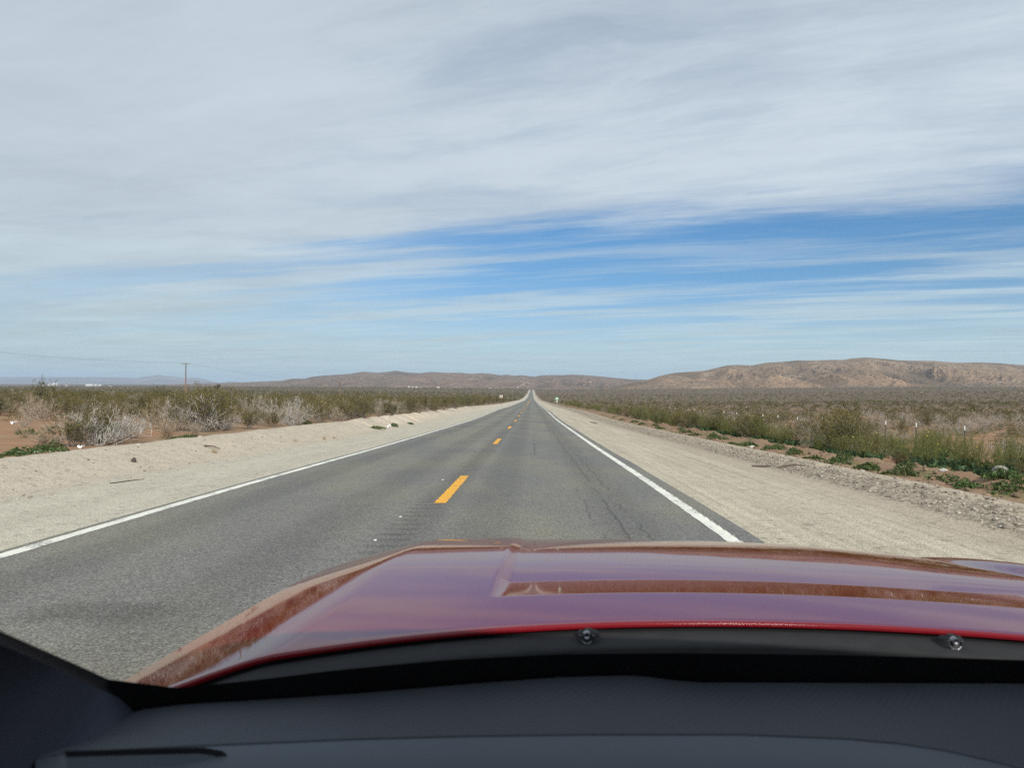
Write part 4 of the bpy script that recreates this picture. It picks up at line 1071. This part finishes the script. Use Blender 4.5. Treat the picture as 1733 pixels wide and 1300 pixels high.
# washer nozzles on the cowl
for px in (993, 1607):
    s_ = float(np.interp(px, _rpx, _rs)); s_ = s_-(px-900)/1200*.030
    yn = float(hood_y0(np.array([s_]))[0])-.032; zn = -float(hood_drop(np.array([s_]), np.array([yn+.032]))[0])-.0122
    e = MB(); e.tube([(s_+.003, yn, zn-.004), (s_+.003, yn, zn+.008), (s_+.003, yn+.001, zn+.0125), (s_+.003, yn+.002, zn+.014)], [.0175, .0165, .0125, .006], 20)
    hs = cmb(e, 'washer_nozzle', M['lens'], car, True)
    e = MB(); a = [(s_+math.cos(t)*.0098, yn-.0185, zn+.0095+math.sin(t)*.0105) for t in np.linspace(math.pi*.95, math.pi*2.05, 14)]
    e.tube(a, .0017, 6); cmb(e, 'nozzle_rim', M['chrome'], hs, True)
    e = MB(); e.tube([(s_, yn-.012, zn+.0105), (s_, yn-.0195, zn+.0105)], [.0058, .0045], 10); cmb(e, 'nozzle_jet', M['chrome'], hs, True)


# black printed border along the lower edge of the windscreen
fe_ = [(150, 1215), (242, 1203), (311, 1196), (600, 1179), (800, 1161), (946, 1150), (1085, 1148), (1120, 1153), (1185, 1158), (1500, 1160), (1733, 1161), (1950, 1164)]
top_ = [(180, 1150), (300, 1165), (420, 1153), (560, 1136), (750, 1118), (950, 1108), (1150, 1106), (1400, 1109), (1600, 1114), (1733, 1118), (1950, 1126)]
loft('windscreen_border', [[(a, b, .93) for a, b in top_], [(a, b+6, .945) for a, b in fe_], [(a, b+60, .975) for a, b in fe_]], M['black'], n=110)
# dashboard top: far edge, belly, groove, lower panel
dfar = [(150, 1245), (200, 1215), (242, 1201.5), (311, 1193), (450, 1185), (600, 1175), (800, 1158), (946, 1147), (1060, 1144), (1095, 1146), (1130, 1151), (1185, 1156), (1500, 1157), (1733, 1158), (1950, 1163)]
groove_ = [(60, 1284), (110, 1274), (300, 1264), (600, 1251), (780, 1246), (1000, 1243), (1250, 1243), (1330, 1246), (1430, 1250), (1520, 1258), (1600, 1270), (1680, 1288), (1733, 1302), (1850, 1340), (1950, 1375)]
def drow(row, y, dy=0): return [(a, b+dy, y) for a, b in row]
mid1 = [(a, b*.45+np.interp(a, [r[0] for r in dfar], [r[1] for r in dfar])*.55, 0) for a, b in groove_]
midrow = [(a, b, .865) for a, b, _ in mid1]
loft('dashboard', [drow(dfar, .935, 18), drow(dfar, .932, 2), drow(dfar, .925), midrow, drow(groove_, .79, -2), drow(groove_, .785, 0), drow(groove_, .784, 5), ], M['dash'], n=160)
dash2 = loft('dashboard_panel', [drow(groove_, .786, 2), drow(groove_, .782, 3.5), drow(groove_, .775, 5), drow(groove_, .72, 60), drow(groove_, .68, 120), drow(groove_, .66, 330)], M['dash2'], n=160)
# air vent at the left end of the dashboard
vent = loft('air_vent', [[(108, 1272, .750), (250, 1268, .757), (345, 1266, .760), (378, 1272, .758), (392, 1287, .752), (397, 1340, .735)], [(112, 1283, .748), (250, 1279, .755), (338, 1277, .757), (364, 1281, .755), (376, 1293, .750), (380, 1340, .734)]], M['black'], n=60)
loft('vent_panel', [[(112, 1283.5, .7475), (250, 1279.5, .7545), (338, 1277.5, .7565), (363, 1281.5, .7545), (375, 1293, .7495), (379, 1340, .7335)], [(112, 1295, .744), (250, 1291, .750), (330, 1290, .752), (350, 1293, .750), (360, 1301, .746), (364, 1340, .732)], [(112, 1375, .72), (200, 1375, .72), (260, 1375, .72), (300, 1375, .72), (320, 1375, .72), (330, 1375, .72)]], M['dash2'], vent, 60)
# left pillar lining with its black seal
PK = .80
pl_out = [(-420, 880, .42), (-200, 975, .55), (0, 1068, .70), (110, 1117, .85), (194, 1155, .945), (222, 1168, .965), (250, 1190, .975)]
pl_in = [(-420, 915, .415), (-200, 1005, .545), (0, 1092, .69), (100, 1135, .83), (178, 1172, .92), (205, 1185, .94), (235, 1212, .95)]
loft('pillar_seal', [pl_out, [(a-4, b+12, y-.004) for a, b, y in pl_out], pl_in], M['black'], n=50)
loft('pillar_trim', [[(a, b-1, y-.002) for a, b, y in pl_in], [(-520, 1010, .41), (-320, 1080, .53), (-90, 1150, .66), (30, 1190, .78), (130, 1215, .86), (160, 1232, .875), (205, 1226, .90)], [(-560, 1200, .42), (-380, 1260, .52), (-160, 1290, .62), (-20, 1300, .72), (80, 1300, .79), (105, 1296, .80), (130, 1290, .81)], [(-560, 1900, .45), (-380, 1900, .52), (-160, 1900, .6), (-20, 1900, .65), (80, 1900, .68), (100, 1900, .69), (115, 1900, .70)]], M['trim'], n=50)
# rest of the body: roof, far pillar, sides, rear, wheels
rf = np.linspace(-1, 1, 25); ry_ = np.linspace(0, 1, 14); A_, B_ = np.meshgrid(rf, ry_)
roof = cpart('roof', (A_*.66).ravel(), (.16-2.35*B_).ravel(), (.225+.05*(1-A_**2)-.10*np.maximum(0, B_-.6)**1.5*2).ravel(), grid_faces(14, 25), M['paintred'])
cpart('headliner', (A_*.65).ravel(), (.15-2.33*B_).ravel(), (.195+.05*(1-A_**2)-.10*np.maximum(0, B_-.6)**1.5*2).ravel(), grid_faces(14, 25), M['fabric'])
for sd in (-1, 1):
    e = MB()
    if sd > 0: e.tube([(.90, .96, -.43), (.84, .70, -.25), (.72, .30, .06), (.65, .10, .215)], [.035, .04, .045, .045], 8); cmb(e, 'pillar', M['trim'], car, True); e = MB()
    else: e.tube([(-.99, .62, -.33), (-.93, .46, -.16), (-.80, .20, .08), (-.66, .10, .215)], [.02, .03, .035, .04], 8); cmb(e, 'pillar', M['trim'], car, True); e = MB()
    e.tube([(sd*.66, .12, .215), (sd*.66, -1., .22), (sd*.64, -2.1, .12)], [.035, .035, .035], 8); cmb(e, 'roof_rail', M['paintred'], car, True)
    e = MB(); e.box((min(sd*.88, sd*.95), -.55, -.95), (max(sd*.88, sd*.95), .84, -.47), 0, .02); cmb(e, 'door', M['paintred'])
    e = MB(); e.box((min(sd*.88, sd*.95), -1.6, -.95), (max(sd*.88, sd*.95), -.56, -.47), 0, .02); cmb(e, 'door', M['paintred'])
    e = MB(); e.box((min(sd*.6, sd*.9), -.60, -.47), (max(sd*.6, sd*.9)-.0, -.52, .2)) if False else e.tube([(sd*.9, -.55, -.47), (sd*.67, -.57, .21)], [.045, .045], 8); cmb(e, 'pillar', M['black'], car, True)
    e = MB(); e.tube([(sd*.9, -1.6, -.47), (sd*.64, -2.1, .12)], [.12, .06], 8); cmb(e, 'pillar', M['paintred'], car, True)
    sa = -.93 if sd < 0 else 1.04
    fy_ = np.linspace(float(hood_y0(np.array([-.93]))[0])-.02, 2.70, 40); hd_ = hood_drop(np.full(40, sa), fy_)
    arch = np.sqrt(np.maximum(0, .37**2-(fy_-1.55)**2)); low = np.minimum(-1.05+.0*fy_, -1.05)+np.maximum(0, arch-.07)
    fs = np.concatenate([np.full(40, sa), np.full(40, sa+sd*.018), np.full(40, sa+sd*.03), np.full(40, sa+sd*.02)])
    fz = np.concatenate([-hd_, -hd_-.035, -hd_-.12, np.minimum(low, -hd_-.16)])
    cpart('fender', fs, np.tile(fy_, 4), fz, grid_faces(4, 40), M['paintred'])
    e = MB(); e.box((min(sd*.70, sd*.95), -2.5, -1.05), (max(sd*.70, sd*.95), -1.61, -.47), 0, .03); cmb(e, 'fender', M['paintred'])
    for wy in (1.55, -1.25):
        e = MB(); e.tube([(sd*.74, wy, -1.12), (sd*.76, wy, -1.12), (sd*.93, wy, -1.12), (sd*.965, wy, -1.12)], [.27, .33, .33, .28], 24); w_ = cmb(e, 'wheel', M['tyre'], car, True)
        e = MB(); e.tube([(sd*.955, wy, -1.12), (sd*.972, wy, -1.12)], [.2, .17], 20); cmb(e, 'rim', M['galv'], w_, True)
e = MB(); e.box((-.9, -2.6, -1.1), (.9, -2.2, -.45), 0, .04); cmb(e, 'tailgate', M['paintred'])
e = MB(); e.box((-.86, -2.19, -1.1), (.86, .60, -1.03)); cmb(e, 'floor_pan', M['trim'])
e = MB(); e.box((-.85, 2.2, -1.1), (.85, 2.42, -.78), 0, .04); cmb(e, 'bumper', M['paintred'])
for cx in (-.38, .38):
    e = MB(); e.box((cx-.26, -.75, -1.0), (cx+.26, -.2, -.72), 0, .05); e.box((cx-.25, -.9, -.72), (cx+.25, -.74, -.12), 0, .05); cmb(e, 'seat', M['trim'])
e = MB(); e.box((-.7, -1.75, -1.0), (.7, -1.2, -.72), 0, .05); e.box((-.7, -1.9, -.72), (.7, -1.74, -.12), 0, .05); cmb(e, 'rear_seat', M['trim'])

# ================================================================== AIR
box = MB(); HZ = 20500
box.box((-HZ, -3000, -140), (HZ, HZ, 345))
hz = box.build('haze', []); hz.data.materials.clear()
m = bpy.data.materials.new('haze_air'); m.use_nodes = True; nt = NT(m.node_tree)
for n in list(nt.n):
    if n.type == 'BSDF_PRINCIPLED': nt.n.remove(n)
pv = nt.new('ShaderNodeVolumePrincipled'); pv.inputs['Density'].default_value = 5.6e-5; pv.inputs['Color'].default_value = (.58, .77, 1.0, 1); pv.inputs['Anisotropy'].default_value = .1
nt.l.new(pv.outputs[0], next(n for n in nt.n if n.type == 'OUTPUT_MATERIAL').inputs['Volume'])
hz.data.materials.append(m); tag(hz, 'pale blue distance haze over the plain', 'haze', kind='stuff')

# ================================================================== SKY, SUN
SUN_EL, SUN_AZ = 34., 160.      # azimuth clockwise from straight ahead: behind the car, to the right
w = bpy.data.worlds.new('World'); scene.world = w; w.use_nodes = True
nt = NT(w.node_tree)
for n in list(nt.n): nt.n.remove(n)
sky = nt.new('ShaderNodeTexSky', sky_type='NISHITA'); sky.sun_disc = False
sky.sun_elevation = R(SUN_EL); sky.sun_rotation = R(SUN_AZ); sky.altitude = 800; sky.air_density = 1.0; sky.dust_density = .6; sky.ozone_density = 2.0
gen = nt.new('ShaderNodeTexCoord').outputs['Generated']
nv = nt.new('ShaderNodeVectorMath', operation='NORMALIZE'); nt.put(nv.inputs[0], gen)
X, Y, Z = nt.sep(nv.outputs[0])
zc = nt.m('MAXIMUM', Z, .012)
inv = nt.m('DIVIDE', 1., nt.add(zc, .03))
U, Vv = nt.mul(X, inv), nt.mul(Y, inv)          # position on the cloud layer, in layer heights
# along / across the cirrus bands
c_, s_ = math.cos(R(-17)), math.sin(R(-17))
al = nt.add(nt.mul(U, c_), nt.mul(Vv, s_)); ac = nt.sub(nt.mul(Vv, c_), nt.mul(U, s_))
L0 = nt.comb(nt.mul(al, .16), nt.mul(ac, .62), 0)
warp = nt.new('ShaderNodeTexNoise'); nt.put(warp.inputs['Vector'], nt.comb(nt.mul(al, .30), nt.mul(ac, .45), 3.)); warp.inputs['Scale'].default_value = 1.; warp.inputs['Detail'].default_value = 4
wv = nt.vmul(warp.outputs['Color'], (.55, .95, 0))
def vadd(a, b):
    n = nt.new('ShaderNodeVectorMath', operation='ADD'); nt.put(n.inputs[0], a); nt.put(n.inputs[1], b); return n.outputs[0]
n_str = nt.noise(vadd(L0, nt.vmul(wv, (.5, .5, 0))), 1.55, 7, .60)
n_fine = nt.noise(vadd(nt.comb(nt.mul(al, .30), nt.mul(ac, 1.6), 5.), wv), 1.2, 7, .62)
n_soft = nt.noise(vadd(nt.comb(nt.mul(al, .62), nt.mul(ac, .95), 9.3), nt.vmul(wv, (1.3, 1.0, 0))), 1.15, 6, .58)
n_mid = nt.noise(vadd(nt.comb(nt.mul(al, .55), nt.mul(ac, 1.7), 2.7), nt.vmul(wv, (2.2, 2.2, 0))), 1.9, 8, .68)
n_edge = nt.noise(nt.comb(nt.mul(al, .35), nt.mul(ac, .8), 1.), 1., 6, .62)
edge = nt.sub(nt.sub(4.15, nt.mul(U, .33)), Vv)
edge = nt.add(edge, nt.mul(nt.sub(n_edge, .5), 3.2))
edge = nt.add(edge, nt.mul(nt.sub(n_fine, .5), .9))
sheet = nt.ss(edge, -.25, .75)
dens = nt.add(nt.mul(n_soft, .6), nt.mul(n_mid, .4))
sheet_d = nt.mul(sheet, nt.lin(dens, .34, .60, .62, 1.0))
azl = nt.m('DIVIDE', X, nt.m('MAXIMUM', nt.m('ABSOLUTE', Y), .05))      # - left, + right of the road
veil = nt.mul(nt.sub(1, nt.ss(azl, -.60, .05)), .82)
veil = nt.mul(veil, nt.lin(nt.add(nt.mul(n_str, .5), nt.mul(n_fine, .5)), .36, .62, .70, 1.08))
gap = nt.mul(nt.mul(nt.ss(edge, -2.0, -1.0), nt.ss(azl, -.25, .15)), .40)
strk = nt.mul(nt.ss(nt.add(nt.mul(n_str, .50), nt.mul(n_fine, .50)), .44, .585), .68)
strk = nt.mul(strk, nt.sub(1, gap))
hor = nt.mul(nt.sub(1, nt.ss(Z, .0, .15)), .80)
def OR(a, b): return nt.sub(1, nt.mul(nt.sub(1, a), nt.sub(1, b)))
mask = OR(OR(sheet_d, veil), OR(strk, hor))
mask = nt.m('MINIMUM', mask, .97)
cl = nt.mix(nt.ss(Z, .015, .26), (.55, .675, .70), (.58, .66, .73))
cl = nt.bright(cl, nt.lin(dens, .36, .62, .90, 1.09))
cl = nt.bright(cl, nt.lin(nt.mul(azl, 1.), -.7, .5, .93, 1.03))
hs = nt.new('ShaderNodeHueSaturation'); hs.inputs['Saturation'].default_value = 1.33; hs.inputs['Value'].default_value = 1.
nt.put(hs.inputs['Color'], nt.bright(sky.outputs[0], .1))
skyc = nt.bright(nt.mix(1., hs.outputs[0], nt.mix(nt.ss(Z, .0, .2), (.80, 1.02, 1.32), (.88, .95, 1.0)), 'MULTIPLY'), nt.lin(Z, .0, .20, .66, 1.0))
col = nt.mix(mask, skyc, cl)
bg = nt.new('ShaderNodeBackground'); nt.put(bg.inputs[0], col); bg.inputs[1].default_value = 1.0
wo = nt.new('ShaderNodeOutputWorld'); nt.l.new(bg.outputs[0], wo.inputs[0])
# keep the background's own strength in the daylight range: colours are pre-divided
bg.inputs[1].default_value = .1
nt.put(bg.inputs[0], nt.bright(col, 10.))

sd_ = bpy.data.lights.new('sun', 'SUN'); sd_.energy = 4.2; sd_.angle = R(.6); sd_.color = (1., .95, .87)
so = bpy.data.objects.new('sun', sd_); C.objects.link(so)
dv = Vector((math.sin(R(SUN_AZ))*math.cos(R(SUN_EL)), math.cos(R(SUN_AZ))*math.cos(R(SUN_EL)), math.sin(R(SUN_EL))))
so.rotation_euler = dv.to_track_quat('Z', 'Y').to_euler(); so.location = (20, -40, 40)

# ================================================================== CAMERA
cd = bpy.data.cameras.new('camera'); cam = bpy.data.objects.new('camera', cd); C.objects.link(cam)
cam.location = (0, 0, EYE); cam.rotation_euler = (R(90), 0, 0)
cd.sensor_width = 36.; cd.sensor_fit = 'HORIZONTAL'; cd.lens = 36.*1200/1733
cd.shift_x = -33.5/1733; cd.shift_y = 5./1733
cd.clip_start = .05; cd.clip_end = 90000
cd.dof.use_dof = True; cd.dof.focus_distance = 30; cd.dof.aperture_fstop = 9.
scene.camera = cam

scene.view_settings.view_transform = 'Standard'; scene.view_settings.look = 'None'
scene.view_settings.exposure = 0; scene.view_settings.gamma = 1
scene.render.engine = 'CYCLES'
scene.cycles.max_bounces = 6; scene.cycles.diffuse_bounces = 3; scene.cycles.glossy_bounces = 3; scene.cycles.transparent_max_bounces = 6; scene.cycles.volume_bounces = 1
scene.cycles.use_denoising = False
scene.cycles.use_adaptive_sampling = False
scene.cycles.sample_clamp_direct = 3.; scene.cycles.sample_clamp_indirect = 5.
scene.cycles.denoiser = 'OPENIMAGEDENOISE'; scene.cycles.denoising_input_passes = 'RGB_ALBEDO_NORMAL'; scene.cycles.denoising_prefilter = 'ACCURATE'
